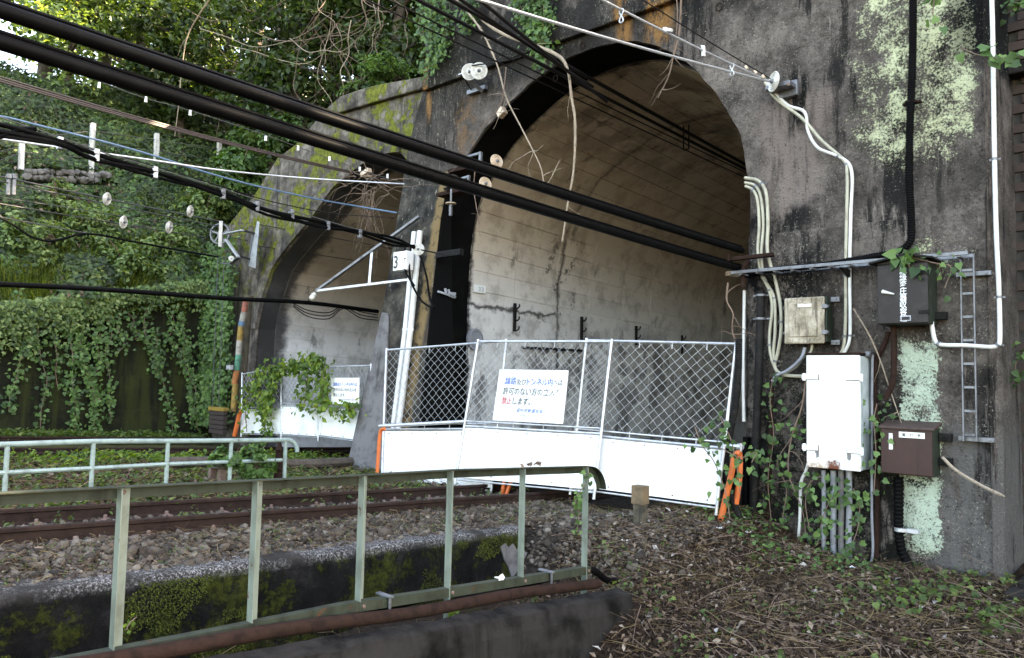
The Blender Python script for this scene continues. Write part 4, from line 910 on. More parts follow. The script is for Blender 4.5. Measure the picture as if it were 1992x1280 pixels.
pipe('conduit', 'long white conduit down the right corner of the portal', 'conduit', [aY(x, y, 9.70) for x, y in ((1928, -40), (1931, 60), (1933, 200), (1935, 330), (1938, 450), (1943, 560), (1945, 655), (1941, 671), (1926, 675), (1880, 672), (1835, 671), (1820, 664), (1814, 640), (1812, 626))], .024, M['pvc'], clamps=(.22, .4, .55, .82), n=10)
pipe('downpipe', 'thick dark drain pipe standing beside the cream conduits', 'pipe', W_(9.76, (1480, 566), (1479, 620), (1476, 720), (1472, 830), (1468, 940), (1463, 1020)), .055, M['blackd'], clamps=(.05, .2), n=12)
pipe('downpipe', 'sooty thin pipe at the very edge of the tunnel jamb', 'pipe', W_(9.84, (1452, 850), (1451, 930), (1449, 1010)), .05, M['black'], n=10)
pipe('conduit', 'thin white conduit rising at the tunnel jamb', 'conduit', W_(9.82, (1448, 565), (1447, 640), (1446, 740), (1447, 820)), .022, M['pvc'], n=8)
pipe('cable', 'black cable bent from the conductor ends to the drain pipe', 'cable', W_(9.75, (1455, 535), (1465, 552), (1478, 566)), .02, M['black'])
pipe('hose', 'black corrugated hose leaning over the right fence end', 'hose', W_(9.2, (1437, 660), (1436, 720), (1430, 790), (1418, 850), (1412, 890), (1414, 930), (1426, 975), (1438, 1005)), .05, M['blackd'], rib=.028, n=10)
pipe('conduit', 'rusty brown pipe standing in the ivy left of the white cabinet', 'pipe', W_(9.78, (1502, 735), (1500, 830), (1497, 930), (1494, 1020)), .03, M['rust'])
pipe('cable', 'grey sleeved cable looping from the conduits to the cream box', 'cable', W_(9.72, (1502, 742), (1512, 730), (1530, 722), (1548, 708), (1560, 694), (1566, 676)), .022, M['greypipe'])
pipe('cable', 'thin cream cable rising behind the white cabinet to the cream box', 'cable', W_(9.76, (1572, 690), (1578, 682), (1580, 668)), .016, M['cream'])
for x, r_, mt, l in ((1602, .028, 'greypipe', 'leftmost thin grey conduit below the white cabinet'), (1621, .036, 'greypipe', 'second grey conduit below the white cabinet'), (1636, .036, 'repair', 'third conduit below the white cabinet, dull brown-grey'), (1651, .036, 'greypipe', 'rightmost grey conduit below the white cabinet')):
    pipe('conduit', l, 'conduit', W_(9.72, (x, 915), (x+1, 980), (x, 1040), (x+1, 1075+(x-1600)*.3)), r_, M[mt], 'conduits below the white cabinet', n=10)
pipe('conduit', 'thin white pipe curving from the cabinet corner to the ground', 'conduit', W_(9.74, (1572, 902), (1567, 918), (1559, 935), (1557, 960), (1556, 1010), (1553, 1050)), .02, M['pvc'])
pipe('conduit', 'thin grey conduit standing right of the white cabinet', 'conduit', W_(9.8, (1697, 690), (1696, 780), (1696, 900), (1696, 1000), (1698, 1070), (1694, 1098)), .016, M['greypipe'])
pipe('conduit', 'dark rusty pipe behind the thin grey conduit right of the cabinet', 'conduit', W_(9.83, (1728, 645), (1722, 665), (1706, 700), (1702, 740), (1705, 830), (1706, 950), (1705, 1085)), .03, M['rust'])
pipe('conduit', 'rusty brown conduit dropping from the dark box and bending left', 'conduit', W_(9.70, (1738, 625), (1739, 680), (1738, 730), (1733, 755), (1722, 775)), .034, M['rust'], n=10)
pipe('conduit', 'thick black corrugated hose below the brown switch box', 'hose', W_(9.72, (1748, 928), (1748, 980), (1748, 1030), (1754, 1070), (1768, 1100), (1776, 1112)), .058, M['black'], rib=.045, n=12)
p = aY(1752, 1030, 9.7); b = MB(); b.lathe([(.068, -.02), (.068, .02)], p, (0, 0, 1), 14); b.box(p.x, p.x+.19, p.y-.01, p.y+.05, p.z-.025, p.z+.02); tag(b.build('pipe_clamp', M['galv'], smooth=True), 'bright steel clamp around the black corrugated hose', 'clamp')

# ------------------------------------------------------------------ cable ladders
L = thing('cable_ladder', 'horizontal steel cable ladder sticking out over the tunnel mouth', 'cable ladder', (-4, 9.6, .9))
za = aY(1650, 512, 9.5).z; xa, xb = aY(1406, 541, 9.5).x, aY(1893, 492, 9.5).x
for y in (9.5, 9.74): b = MB(); b.box(xa+.12, xb-.05, y-.012, y+.012, za-.016, za+.026); b.build('side_rail', M['galvd'], L, bevel=.004)
for i in range(12):
    x = xa+.25+i*(xb-xa-.4)/11; b = MB(); b.box(x-.02, x+.02, 9.513, 9.727, za-.03, za-.012); b.build('rung', M['galvd'], L)
c = [V((xa+.12-.12*sin(t), 9.62-.12*cos(t), za)) for t in np.linspace(0, pi, 9)]; b = MB()
for p, q_ in zip(c, c[1:]): b.beam(p, q_, .02, .06)
b.build('rounded_end', M['capw'], L)
for x in (xa+.55, (xa+xb)/2+.05, xb-.6): b = MB(); b.prism([(x, 9.5, za-.04), (x, YW, za-.04), (x, YW, za-.16)], (.04, 0, 0)); b.build('bracket', M['blackd'], L)
L = thing('cable_ladder', 'vertical steel cable ladder fixed to the portal wall beside the dark box', 'cable ladder', (-2.2, 9.75, -.6))
p0, p1 = aY(1869, 505, 9.75), aY(1872, 858, 9.75); q0, q1 = aY(1894, 495, 9.75), aY(1897, 858, 9.75)
for a, c in ((p0, p1), (q0, q1)): b = MB(); b.beam(a, V((a.x, a.y, c.z)), .014, .025, (0, 1, 0)); b.build('side_rail', M['galvd'], L)
for k in range(8):
    z = p0.z-.12-k*(p0.z-p1.z-.2)/7; b = MB(); b.box(p0.x+.012, q0.x-.012, 9.74, 9.76, z-.018, z+.008); b.build('rung', M['galvd'], L)
for z in (p0.z-.16, p1.z+.03): b = MB(); b.box(p0.x-.06, q0.x+.16, 9.78, YW, z-.03, z+.02); b.lathe([(.018, 0), (.018, .02)], (q0.x+.11, 9.765, z-.005), (0, 1, 0), 6); b.build('bracket', M['galvd'], L, bevel=.003)
# ------------------------------------------------------------------ insulators, brackets
def disc(o, ax, r, parent=None, mat='porc', label=None, n=1, gap=.11, group=None):
    """porcelain disc insulator(s) strung along ax, with ribs and metal caps"""
    T = thing('insulator', label, 'insulator', o, group) if parent is None else parent
    ax = V(ax).normalized()
    for k in range(n):
        p = V(o)+ax*(k*gap); b = MB()
        b.lathe([(.25*r, -.10*r), (.55*r, -.16*r), (.95*r, -.06*r), (r, .03*r), (.93*r, .10*r), (.80*r, .04*r), (.74*r, .12*r), (.66*r, .05*r), (.58*r, .14*r), (.48*r, .06*r), (.40*r, .18*r), (.28*r, .16*r)], p, ax, 28); SH = b.build('shed', M[mat], T, True)
        b = MB(); b.lathe([(.16*r, -.5*r), (.3*r, -.42*r), (.3*r, -.1*r)], p, ax, 12); b.lathe([(.26*r, .1*r), (.2*r, .3*r), (.1*r, .34*r), (.1*r, .6*r)], p, ax, 12); b.build('cap', M['galvd'], SH, True)
    return T
# double disc on its bracket, upper left of the arch
p = aY(914, 140, 9.45); T = disc(p, (.62, -.78, -.1), .155, label='pair of white ribbed disc insulators on a bracket left of the big arch')
disc(aY(932, 138, 9.40), (.62, -.78, -.1), .155, T)
a, c, d = aY(898, 143, 9.4), aY(939, 178, 9.8), aY(918, 178, 9.86)
b = MB(); b.beam(a, c, .07, .02, (0, 1, 0)); b.build('arm', M['galvd'], T, bevel=.004)
b = MB(); b.beam(a, d, .06, .02, (0, 1, 0)); b.build('arm', M['rust'], T, bevel=.004)
b = MB(); b.beam(aY(893, 146, 9.4), aY(926, 133, 9.45), .05, .02); b.build('arm', M['galv'], T, bevel=.004)
b = MB(); b.box(d.x-.08, c.x+.05, 9.80, 9.88, d.z-.06, d.z+.02); b.build('wall_plate', M['galvd'], T, bevel=.004)
b = MB(); b.tube(spline([p+V((.2, -.15, .02)), aY(985, 118, 9.5), aY(1060, 95, 9.7)]), .012, 6); tag(b.build('wire', M['wired'], smooth=True), 'thin dark stay wire from the double insulator to the arch', 'wire')
# disc with the bright wires on the right
p = aY(1505, 159, 9.55); TR_ = disc(p, (-.55, -.8, .05), .135, label='white disc insulator holding the bright wires right of the arch')
b = MB(); a = aY(1513, 172, 9.72); c = aY(1544, 157, 9.72); b.box(a.x-.12, c.x, 9.60, 9.86, a.z-.03, c.z-.02); b.box(a.x-.02, c.x+.02, 9.78, 9.86, a.z-.12, c.z+.04); b.build('bracket', M['galvd'], TR_, bevel=.01)
b = MB(); b.lathe([(.022, 0), (.022, .02)], aY(1534, 164, 9.59), (0, 1, 0), 8); b.build('bolt', M['bolt'], TR_)
# cup insulators under channel brackets at the pillar
for x, y, bx, by, l in ((966, 314, 893, 296, 'upper tan cup insulator on a channel bracket at the pillar edge'), (944, 358, 870, 342, 'lower tan cup insulator on a channel bracket at the pillar edge')):
    p = aY(x, y, 9.25); T = disc(p, (1, -.25, .1), .125, mat='porct', label=l)
    b = MB(); b.tube([p-V((.3, -.02, .05)), p], .028, 8); b.build('stem', M['blackd'], T, True)
    q_ = aY(bx+42, by-2, 9.25); r_ = aY(bx-10, by+14, 9.4)
    b = MB(); b.prism([q_, q_-V((0, 0, .26)), q_-V((.05, 0, .26)), q_-V((.05, 0, .05)), r_-V((0, 0, .03)), r_], (0, .05, 0)); b.build('channel_bracket', M['galvd'], T, bevel=.006)
    b = MB(); b.prism([aY(bx-22, by+34, 9.3), aY(bx+24, by+22, 9.3), aY(bx+24, by+30, 9.3), aY(bx-22, by+40, 9.3)], (0, .3, 0)); b.build('shelf', M['rust'], T)
p = aY(877, 396, 9.2); T = disc(p, (0, 0, 1), .10, mat='porct', label='small hanging disc insulator below the pillar brackets'); b = MB(); b.tube([p+V((0, 0, .04)), p+V((0, 0, .26))], .02, 8); b.tube([p-V((0, 0, .04)), p-V((0, 0, .22))], .032, 8); b.build('rod', M['galvd'], T, True)
b = MB(); b.beam(aY(866, 368, 9.2), aY(886, 362, 9.6), .06, .05); b.build('hanger', M['blackd'], T)
p = aY(814, 485, 8.95); TP = disc(p, (.5, -.85, 0), .115, label='white ribbed disc insulator in front of the white poles')
b = MB(); b.tube([p, p+V((.5, .25, -.12))], .014, 6); b.build('rod', M['blackd'], TP, True)
b = MB(); b.box(*[f for f in (aY(851, 487, 9.55).x, aY(898, 487, 9.55).x)], 9.5, 9.6, aY(870, 500, 9.55).z, aY(870, 488, 9.55).z); tag(b.build('steel_bracket', M['blackd'], bevel=.006), 'dark steel bracket on the black side of the arch beside the insulator', 'bracket')
# white poles on the pillar
gp = 'white plastic poles on the pillar'
pp = lambda x, y: aP(x, y, .12)
for top_, mid_, bot_, l in (((806, 452), (789, 640), (766, 824), 'left of the two white plastic poles leaning on the pillar'), ((817, 450), (799, 640), (776, 824), 'right of the two white plastic poles leaning on the pillar')):
    T = thing('pole', l, 'pole', pp(*bot_), gp); m0 = pp(*mid_)
    b = MB(); b.tube([pp(*top_), m0], .055, 12); b.build('upper_length', M['pvc'], T, True)
    b = MB(); d = (pp(*bot_)-m0).normalized(); b.tube([m0+d*.02, pp(*bot_)], .055, 12); b.build('lower_length', M['pvc'], T, True)
    b = MB(); b.tube([m0-d*.01, m0+d*.03], .06, 12); b.tube([pp(*bot_), pp(*bot_)+d*.12], .045, 12); b.build('socket', M['sheet'], T, True, kind=None)
# number box "3T"
a, c = aP(766, 492, .3), aP(789, 523, .3); yb = min(a.y, c.y)-.1
x0, x1, z0, z1 = rect(765, 491, 790, 524, yb)
T = thing('number_box', 'small cream box with a black number 3 on the pillar', 'box', ((x0+x1)/2, yb, z0))
b = MB(); b.box(x0, x1, yb, yb+.18, z0, z1); CS = b.build('casing', M['sign'], T, bevel=.012)
text('lettering', '3', (x0+.03, yb, z0+.05), (1, 0, 0), (0, 0, 1), (z1-z0)*.95, M['black_ink'], CS, .004, .12)
text('lettering', 'T', (x1-.075, yb, z0+.12), (1, 0, 0), (0, 0, 1), .14, M['black_ink'], CS, .004, .065)
# triangular arm with the end insulator
T = thing('bracket_arm', 'grey steel bracket arm reaching from the pillar over the left tunnel', 'bracket arm', aP(800, 545, .1))
ta, tb, tc, td = aP(816, 421, .1), V((0, 0, 0)), aP(797, 544, .12), None
tip = aY(616, 566, 8.75)
b = MB(); b.beam(ta, tip, .085, .05); b.build('upper_bar', M['galvd'], T, bevel=.006)
b = MB(); b.beam(tc, tip, .07, .05); b.build('lower_bar', M['galv'], T, bevel=.006)
u_ = ta*(1-.58)+tip*.58 if False else None
s0 = (726-816)/(616-816); a = ta*(1-s0)+tip*s0; s1 = (721-797)/(616-797); c = tc*(1-s1)+tip*s1
b = MB(); b.beam(a, c, .05, .02); b.build('strut', M['galv'], T, bevel=.003)
p = tip+V((-.06, -.02, -.08)); T2 = disc(p, (-.2, -.3, -1), .075, label='small white insulator under the tip of the bracket arm'); b = MB(); b.lathe([(.03, .05), (.055, .0), (.06, -.09), (.03, -.12)], p, (.3, .3, .7), 12); b.build('body', M['porc'], T2, True)
# balance wheel at the left portal
T = thing('tension_wheel', 'grey spoked tension wheel with levers on the left tunnel wing', 'pulley', aY(430, 470, 9.4))
wc = aY(428, 455, 9.3); ax = V((.55, -.83, 0)); ax.normalize(); e1 = V((ax.y, -ax.x, 0)).normalized(); e2 = V((0, 0, 1)); rr = .26
b = MB(); b.tube([wc+e1*(rr*cos(t))+e2*(rr*sin(t)) for t in np.linspace(0, 2*pi, 25)], .03, 8, False); b.build('rim', M['galvd'], T, True)
for k in range(5): t = k*2*pi/5+.3; b = MB(); b.beam(wc, wc+e1*(rr*cos(t))+e2*(rr*sin(t)), .04, .02, ax); b.build('spoke', M['galvd'], T)
b = MB(); b.lathe([(.06, -.05), (.06, .05)], wc, ax, 12); b.build('hub', M['galvd'], T, True)
for s_, e_ in (((430, 430), (428, 480)), ((437, 455), (472, 448)), ((440, 466), (465, 502)), ((465, 500), (448, 514)), ((432, 512), (450, 514))):
    b = MB(); b.beam(aY(*s_, 9.25), aY(*e_, 9.3), .09, .035); b.build('lever', M['galv'] if s_[1] < 470 else M['galvd'], T, bevel=.006)
b = MB(); b.hexa([aY(485, 518, 9.6), aY(497, 522, 9.6), aY(505, 432, 9.6), aY(500, 430, 9.6), aY(483, 516, 9.75), aY(497, 522, 9.75), aY(505, 432, 9.75), aY(500, 430, 9.75)]); b.build('wall_channel', M['galv'], T, bevel=.005)
b = MB(); b.hexa([aY(482, 515, 9.68), aY(492, 518, 9.68), aY(500, 460, 9.68), aY(489, 457, 9.68), aY(482, 515, 9.7), aY(492, 518, 9.7), aY(500, 460, 9.7), aY(489, 457, 9.7)]); b.build('plate', M['galvd'], T)
for s_, e_ in (((470, 448), (500, 455)), ((452, 495), (490, 505))): b = MB(); b.beam(aY(*s_, 9.4), aY(*e_, 9.65), .07, .05); b.build('arm', M['blackd'], T)
disc(aY(450, 503, 9.2), (1, -.3, .1), .07, label='small white insulator at the lower lever of the tension wheel')
# wooden insulator block at the left arch crown, and orange-ish block of the big arch
for x, y, Y, l in ((712, 337, 9.8, 'pale wooden block under the crown of the left arch'), (976, 220, 9.85, 'small pinkish block hanging on the left haunch of the big arch')):
    p = aY(x, y, Y); b = MB(); b.beam(p-V((.13 if x < 900 else .07, 0, .03)), p+V((.13 if x < 900 else .07, 0, .05)), .12, .10 if x < 900 else .14); tag(b.build('block', M['porct'], bevel=.01), l, 'block')
p = aY(716, 345, 9.75); disc(p, (0, 0, 1), .12, label='flat insulator below the wooden block of the left arch', mat='porct')

# ------------------------------------------------------------------ things in the big tunnel
def tw(x, y):    # a point on the left wall of the big tunnel
    return aX(x, y, -11.20)
gh = 'cable hooks on the tunnel wall'
for (x, y0, y1), l in zip(((1000, 590, 645), (1130, 616, 662), (1236, 634, 672), (1325, 652, 688)), ('nearest iron cable hook on the tunnel wall', 'second iron cable hook on the tunnel wall', 'third iron cable hook on the tunnel wall', 'farthest iron cable hook on the tunnel wall')):
    a, c = tw(x, y0), tw(x, y1); T = thing('cable_hook', l, 'hook', c, gh)
    b = MB(); b.beam(a+V((.03, 0, 0)), V((c.x+.03, a.y, c.z)), .05, .06, (0, 1, 0)); b.build('back_plate', M['blackd'], T, bevel=.006)
    for f in (.12, .55, .9):
        z = a.z*(1-f)+c.z*f; b = MB(); b.tube(spline([V((a.x+.04, a.y, z-.03)), V((a.x+.08, a.y+.02, z-.04)), V((a.x+.13, a.y+.03, z+.0)), V((a.x+.13, a.y+.03, z+.05))], 4), .016, 6); b.build('prong', M['blackd'], T, True)
p = tw(932, 563); T = thing('wall_plate', 'small white plate with a faint number on the tunnel wall', 'plate', p)
b = MB(); b.box(p.x, p.x+.02, p.y-.17, p.y+.17, p.z-.07, p.z+.09); b.build('plate', M['sign'], T, bevel=.003)
text('lettering', '33', (p.x+.02, p.y-.04, p.z-.04), (0, 1, 0), (0, 0, 1), .13, M['grey_ink'], T, .003, .15)
p = tw(922, 660); b = MB(); b.lathe([(.22, 0), (.22, .05), (.17, .06), (.15, .04)], p, (1, 0, 0), 28); tag(b.build('round_cover', M['greypipe'], smooth=True), 'round grey cover on the tunnel wall just above the fence', 'cover')
p = aX(498, 693, -18.25); b = MB(); b.lathe([(.20, 0), (.20, .05), (.16, .06), (.14, .04)], aY(532, 692, 10.72), (.5, -.8, 0), 28); tag(b.build('round_cover', M['repair'], smooth=True), 'round grey cover inside the mouth of the left tunnel', 'cover')
p = aY(537, 636, 10.75); b = MB(); b.box(p.x-.02, p.x+.08, p.y-.05, p.y+.05, p.z-.05, p.z+.05); tag(b.build('marker_plate', M['sign'], bevel=.005), 'tiny white plate on the wall inside the left tunnel', 'plate')
# chalk-like white mark on the soot (three short strokes)
b = MB(); s_ = [((852, 567), (886, 578)), ((866, 561), (868, 572)), ((872, 563), (876, 577)), ((876, 570), (886, 571)), ((880, 572), (880, 579)), ((884, 571), (884, 580))]
for a, c in s_: b.beam(aX(*a, -10.79), aX(*c, -10.79), .035, .03, (1, 0, 0))
for i_ in range(0): pass
tag(b.build('chalk_mark', M['grey_ink']), 'scrawled white chalk mark on the black side of the tunnel mouth', 'mark')
# ledge conduit on the wall behind the fence
b = MB(); b.tube([aX(1016, 676, -11.15), aX(1132, 682, -11.15)], .03, 6); tag(b.build('wall_conduit', M['blackd'], smooth=True), 'dark conduit along the tunnel wall just above the fence mesh', 'conduit')
# roof hanger of the contact line
p = aY(1205, 152, 11.6); T = thing('roof_hanger', 'rusty insulated hanger under the tunnel roof', 'hanger', p)
b = MB(); b.lathe([(.05, .16), (.09, .12), (.20, .05), (.21, .0), (.12, -.03), (.07, -.12)], p, (0, 0, 1), 16); b.build('insulator', M['rust'], T, True)
b = MB(); b.beam(p+V((-.35, 0, .2)), p+V((.3, 0, .26)), .07, .05); b.beam(p-V((.22, 0, .2)), p+V((.2, 0, -.14)), .05, .05); b.tube([p+V((-.2, 0, -.2)), p+V((0, 0, -.06))], .03, 6); b.build('clamp', M['blackd'], T)

# ------------------------------------------------------------------ overhead lines
def sagged(a, c, s, n=14): return [a*(1-t)+c*t-V((0, 0, 4*s*t*(1-t))) for t in np.linspace(0, 1, n)]
def wire(label, pts, r, mat, group=None, cat='wire', name='wire', n=6, k=1):
    P = spline(pts, k) if k > 1 else pts
    b = MB(); b.tube(P, r, n); return tag(b.build(name, M[mat], smooth=True), label, cat, group)
# two thick insulated conductors towards the right jamb
for ya, yb_, l in ((14, 484, 'upper of the two thick black cables crossing the tunnel mouth'), (76, 521, 'lower of the two thick black cables crossing the tunnel mouth')):
    a, c = aX(0, ya, -4.86), aX(1432, yb_, -4.86); d = (c-a); a2 = a-d*.22; c2_ = c+d*.02
    T = thing('conductor', l, 'cable', c, 'thick black conductors')
    b = MB(); b.tube(sagged(a2, c2_, .03, 18), .044, 14); b.build('tube', M['black'], T, True)
    b = MB(); b.tube([p+V((-.01, 0, .058)) for p in sagged(a2, c2_, .03, 18)], .017, 8); b.build('messenger_strand', M['black'], T, True)
b = MB(); a, c = aY(1417, 505, 9.6), aY(1505, 495, 9.7); b.beam(a, c, .09, .05); b.tube([a+V((.03, -.05, -.12)), a+V((.03, -.05, .06))], .02, 6); tag(b.build('channel_bracket', M['rust'], bevel=.008), 'rusty channel bracket holding the thick black cables at the jamb', 'bracket')
b = MB(); b.tube(spline([aY(1456, 507, 9.62), aY(1446, 525, 9.62), aY(1446, 560, 9.62)]), .035, 8); tag(b.build('cable_tail', M['rust'], smooth=True), 'brown cable tail turning down below the channel bracket', 'cable')
# contact line group into the big tunnel
gt = 'dark lines running into the big tunnel'
for (x0, y0), (x1, y1), X, r_, l in (((868, -6), (1448, 318), -7.9, .034, 'upper thick dark line running into the big tunnel'), ((842, 14), (1449, 328), -8.05, .030, 'lower thick dark line running into the big tunnel'),
        ((820, 30), (1449, 334), -8.2, .012, 'upper thin dark wire running into the big tunnel'), ((800, 40), (1450, 345), -8.35, .012, 'lower thin dark wire running into the big tunnel')):
    a, c = aX(x0, y0, X), aX(x1, y1, X); wire(l, sagged(a-(c-a)*.12, c+(c-a)*.15, .02), r_, 'wired', gt)
for (x0, y0), (x1, y1), X, l in (((900, 0), (1110, 140), -7.6, 'third thick dark line joining the tunnel hanger'), ((945, 8), (1140, 165), -7.5, 'fourth thick dark line joining the tunnel hanger')):
    a, c = aX(x0, y0, X), aX(x1, y1, X); wire(l, sagged(a-(c-a)*.3, c+(c-a)*.25, .02), .026, 'wired', gt)
b = MB(); p = aX(1335, 255, -8.0)
for dx in (-.06, .06): b.tube([p+V((dx, 0, .12)), p+V((dx, 0, -.38))], .014, 6)
b.tube([p+V((-.06, 0, -.38)), p+V((.06, 0, -.38))], .014, 6); tag(b.build('wire_dropper', M['wired'], smooth=True), 'dark dropper clamp joining the tunnel lines', 'dropper')
# bright wires to the right disc
e_ = aY(1496, 158, 9.5)
a = aX(930, -6, -4.9); wire('lower bright steel wire running to the white disc insulator', sagged(a-(e_-a)*.2, e_, .04), .016, 'steelwire')
a2 = aX(1172, -4, -4.6); wire('upper bright steel wire with white hangers running to the disc insulator', sagged(a2-(e_-a2)*.3, e_, .03), .013, 'steelwire')
a3 = aX(1230, -14, -4.62); wire('thin dark wire above the bright wires', sagged(a3-(e_-a3)*.3, e_+V((.02, 0, .03)), .02), .007, 'wired')
def onl(x, a, c):   # point of a straight line seen at column x
    lo, hi = 0., 1.
    for _ in range(40):
        m_ = (lo+hi)/2; q_ = proj([a*(1-m_)+c*m_])[0][0]
        if (q_ < x) == (proj([c])[0][0] > proj([a])[0][0]): lo = m_
        else: hi = m_
    return a*(1-lo)+c*lo
gl = 'hanging loops on the bright wires'
for x, l in ((1209, 'open wire loop hanging highest on the bright wire'), (1424, 'double wire loop nearest the disc insulator')):
    p = onl(x, a2, e_)-V((0, 0, .02)); b = MB(); b.tube([p+V((.025*sin(t*2), 0, -.07+.075*cos(t))) for t in np.linspace(0, 2*pi, 17)], .008, 6, False); tag(b.build('wire_loop', M['galv'], smooth=True), l, 'loop', gl)
for x, l, h in ((1298, 'white plastic hanger lying on the bright wire', .03), (1368, 'white plastic hanger drooping from the bright wire', .12)):
    p = onl(x, a2, e_); b = MB(); b.beam(p+V((-.05 if h < .1 else 0, 0, .03)), p+V((.06 if h < .1 else .004, 0, -.10 if h > .1 else -.02)), .04, .035); b.tube([p+V((-.03, 0, .04)), p+V((.02, 0, 0))], .012, 6); tag(b.build('wire_hanger', M['pvc'], bevel=.008), l, 'hanger', gl)
for i, (x, y) in enumerate(((1450, 128), (1468, 137), (1483, 146))):
    p = aY(x, y, 9.3); b = MB(); b.beam(p, p+V((.03, 0, -.05)), .03, .03); tag(b.build('wire_clip', M['porct'], bevel=.005), ['tiny pale clip on the thin wire, farthest from the disc insulator', 'middle tiny pale clip on the thin wire before the disc insulator', 'tiny pale clip on the thin wire nearest the disc insulator'][i], 'clip', 'tiny clips before the disc insulator')
# left-hand lines
pin = aY(806, 482, 8.9)
ba = aX(0, 246, -9.6)
for k, (dy, r_) in enumerate(((0, .028), (14, .030), (22, .022))):
    pts = [aX(x, y+dy*(1 if x < 60 else .35), -9.6+.9*0) for x, y in ((-160, 215), (0, 242), (115, 274))]
    Xs = np.interp([185, 310, 430, 520, 620, 700, 765, 806], [0, 806], [-9.6, pin.x]);
    pts += [aX(x, y+dy*.35+4*sin(x*.03+k*2), X) for (x, y), X in zip(((185, 302), (310, 336), (430, 372), (520, 408), (620, 432), (700, 448), (765, 466)), Xs)]+[pin+V((0, 0, .02*k))]
    wire(('top', 'middle', 'bottom')[k]+' strand of the twisted black cable bundle running to the pillar', pts, r_, 'black', 'black cable bundle', 'cable', 'cable', 8, 4)
wire('thin grey messenger wire above the black cable bundle', [aX(x, y, X) for (x, y), X in zip(((0, 228), (120, 268), (200, 296), (430, 366), (560, 408), (806, 478)), (-9.6, -9.8, -9.9, -10.2, -10.4, pin.x))], .008, 'greywire')
gk = 'clips on the black cable bundle'
for x, y, l in ((117, 275, 'pale clip at the far left end of the cable bundle'), (188, 298, 'second pale clip along the cable bundle'), (302, 332, 'third clip along the cable bundle, with a white tag'), (434, 374, 'fourth clip along the cable bundle'), (500, 398, 'clip on the cable bundle before the left portal'), (568, 414, 'dark clip on the cable bundle over the left arch'), (638, 436, 'clip on the cable bundle over the left tunnel mouth'), (700, 452, 'last clip on the cable bundle before the pillar')):
    p = aX(x, y, float(np.interp(x, [0, 806], [-9.6, pin.x]))); b = MB(); b.box(p.x-.03, p.x+.03, p.y-.03, p.y+.03, p.z-.1, p.z+.05); b.box(p.x-.045, p.x+.045, p.y-.045, p.y+.02, p.z-.02, p.z+.02); tag(b.build('cable_clip', M['galv'] if x < 400 else M['galvd'], bevel=.01), l, 'clip', gk)
# loose tails at the pillar
for k, pts in enumerate((((806, 482), (818, 500), (830, 540), (835, 575), (845, 600)), ((800, 478), (796, 510), (800, 548), (820, 585), (843, 600)), ((790, 475), (785, 500), (790, 530), (806, 556)))):
    wire(('long', 'wavy', 'short')[k]+' loose black cable tail hanging on the pillar behind the disc insulator', [aP(x, y, .28+.05*k) for x, y in pts], .02, 'black', None, 'cable', 'cable', 6, 5)
wire('black cable branching off at the lower left of the bundle', [aX(x, y, -9.6) for x, y in ((-30, 270), (0, 266), (40, 252), (70, 250))], .028, 'black', None, 'cable', 'cable', 8, 4)
for k, dy in enumerate((0, 5, 9)):
    a, c = aX(0, 142+dy, -13.0), aX(712, 340+dy*.3, -13.9); wire(('top', 'middle', 'lowest')[k]+' of three brown wires running to the crown of the left arch', sagged(a-(c-a)*.2, c, .10), .016, 'brownwire', 'brown wires to the left arch')
a, c = aX(0, 266, -13.2), aY(786, 358, 9.55); P = [aX(x, y, X) for (x, y), X in zip(((-80, 258), (0, 270), (140, 290), (300, 312), (430, 331), (600, 347)), np.linspace(-13.2, -12.6, 6))]+[c]
wire('bright white wire running level to the pillar', P, .016, 'steelwire', k=4)
P = [aX(x, y, -13) for x, y in ((-80, 222), (0, 226), (80, 245), (200, 275), (300, 303), (400, 335), (500, 362), (620, 388), (700, 402))]+[aY(772, 414, 9.7)]
wire('sagging blue rope-like wire running to the pillar', P, .018, 'bluewire', k=4)
P = [aX(x, y+10, -13.05) for x, y in ((-80, 238), (0, 240), (200, 286), (300, 313), (430, 352), (520, 380), (640, 404))]+[aY(768, 424, 9.72)]
wire('thin dark blue wire below the blue one', P, .010, 'wired', k=4)
P = [aX(x, y, -12.2) for x, y in ((-60, 60), (0, 84), (180, 153), (280, 190), (370, 215), (520, 264), (590, 290), (700, 330))]+[aY(790, 358, 9.6)]
wire('thin grey wire with tiny clips crossing the bank below the thick cables', P, .007, 'greywire', k=3)
for i, (x, y) in enumerate(((193, 162), (284, 190), (370, 216), (517, 266), (580, 285), (641, 306), (700, 326), (754, 340))):
    p = aX(x, y, -12.2); b = MB(); b.box(p.x-.018, p.x+.018, p.y-.014, p.y+.014, p.z-.06, p.z+.015); b.lathe([(.024, 0), (.024, .02)], p-V((0, 0, .075)), (0, 0, 1), 8); tag(b.build('wire_clip', M['sign'], bevel=.004), ['tiny white clip on the thin grey wire under the thick cables, farthest left', 'second tiny white clip from the left on the thin grey wire', 'third tiny white clip from the left on the thin grey wire', 'fourth tiny white clip, before the big-leaved bush', 'fifth tiny white clip, left edge of the portal wing', 'sixth tiny white clip, on the mossy wing', 'seventh tiny white clip, near the left arch ring', 'tiny white clip nearest the pillar on the thin grey wire'][i], 'clip', 'tiny white clips on the thin grey wire')
gw = 'lines anchored at the tension wheel'
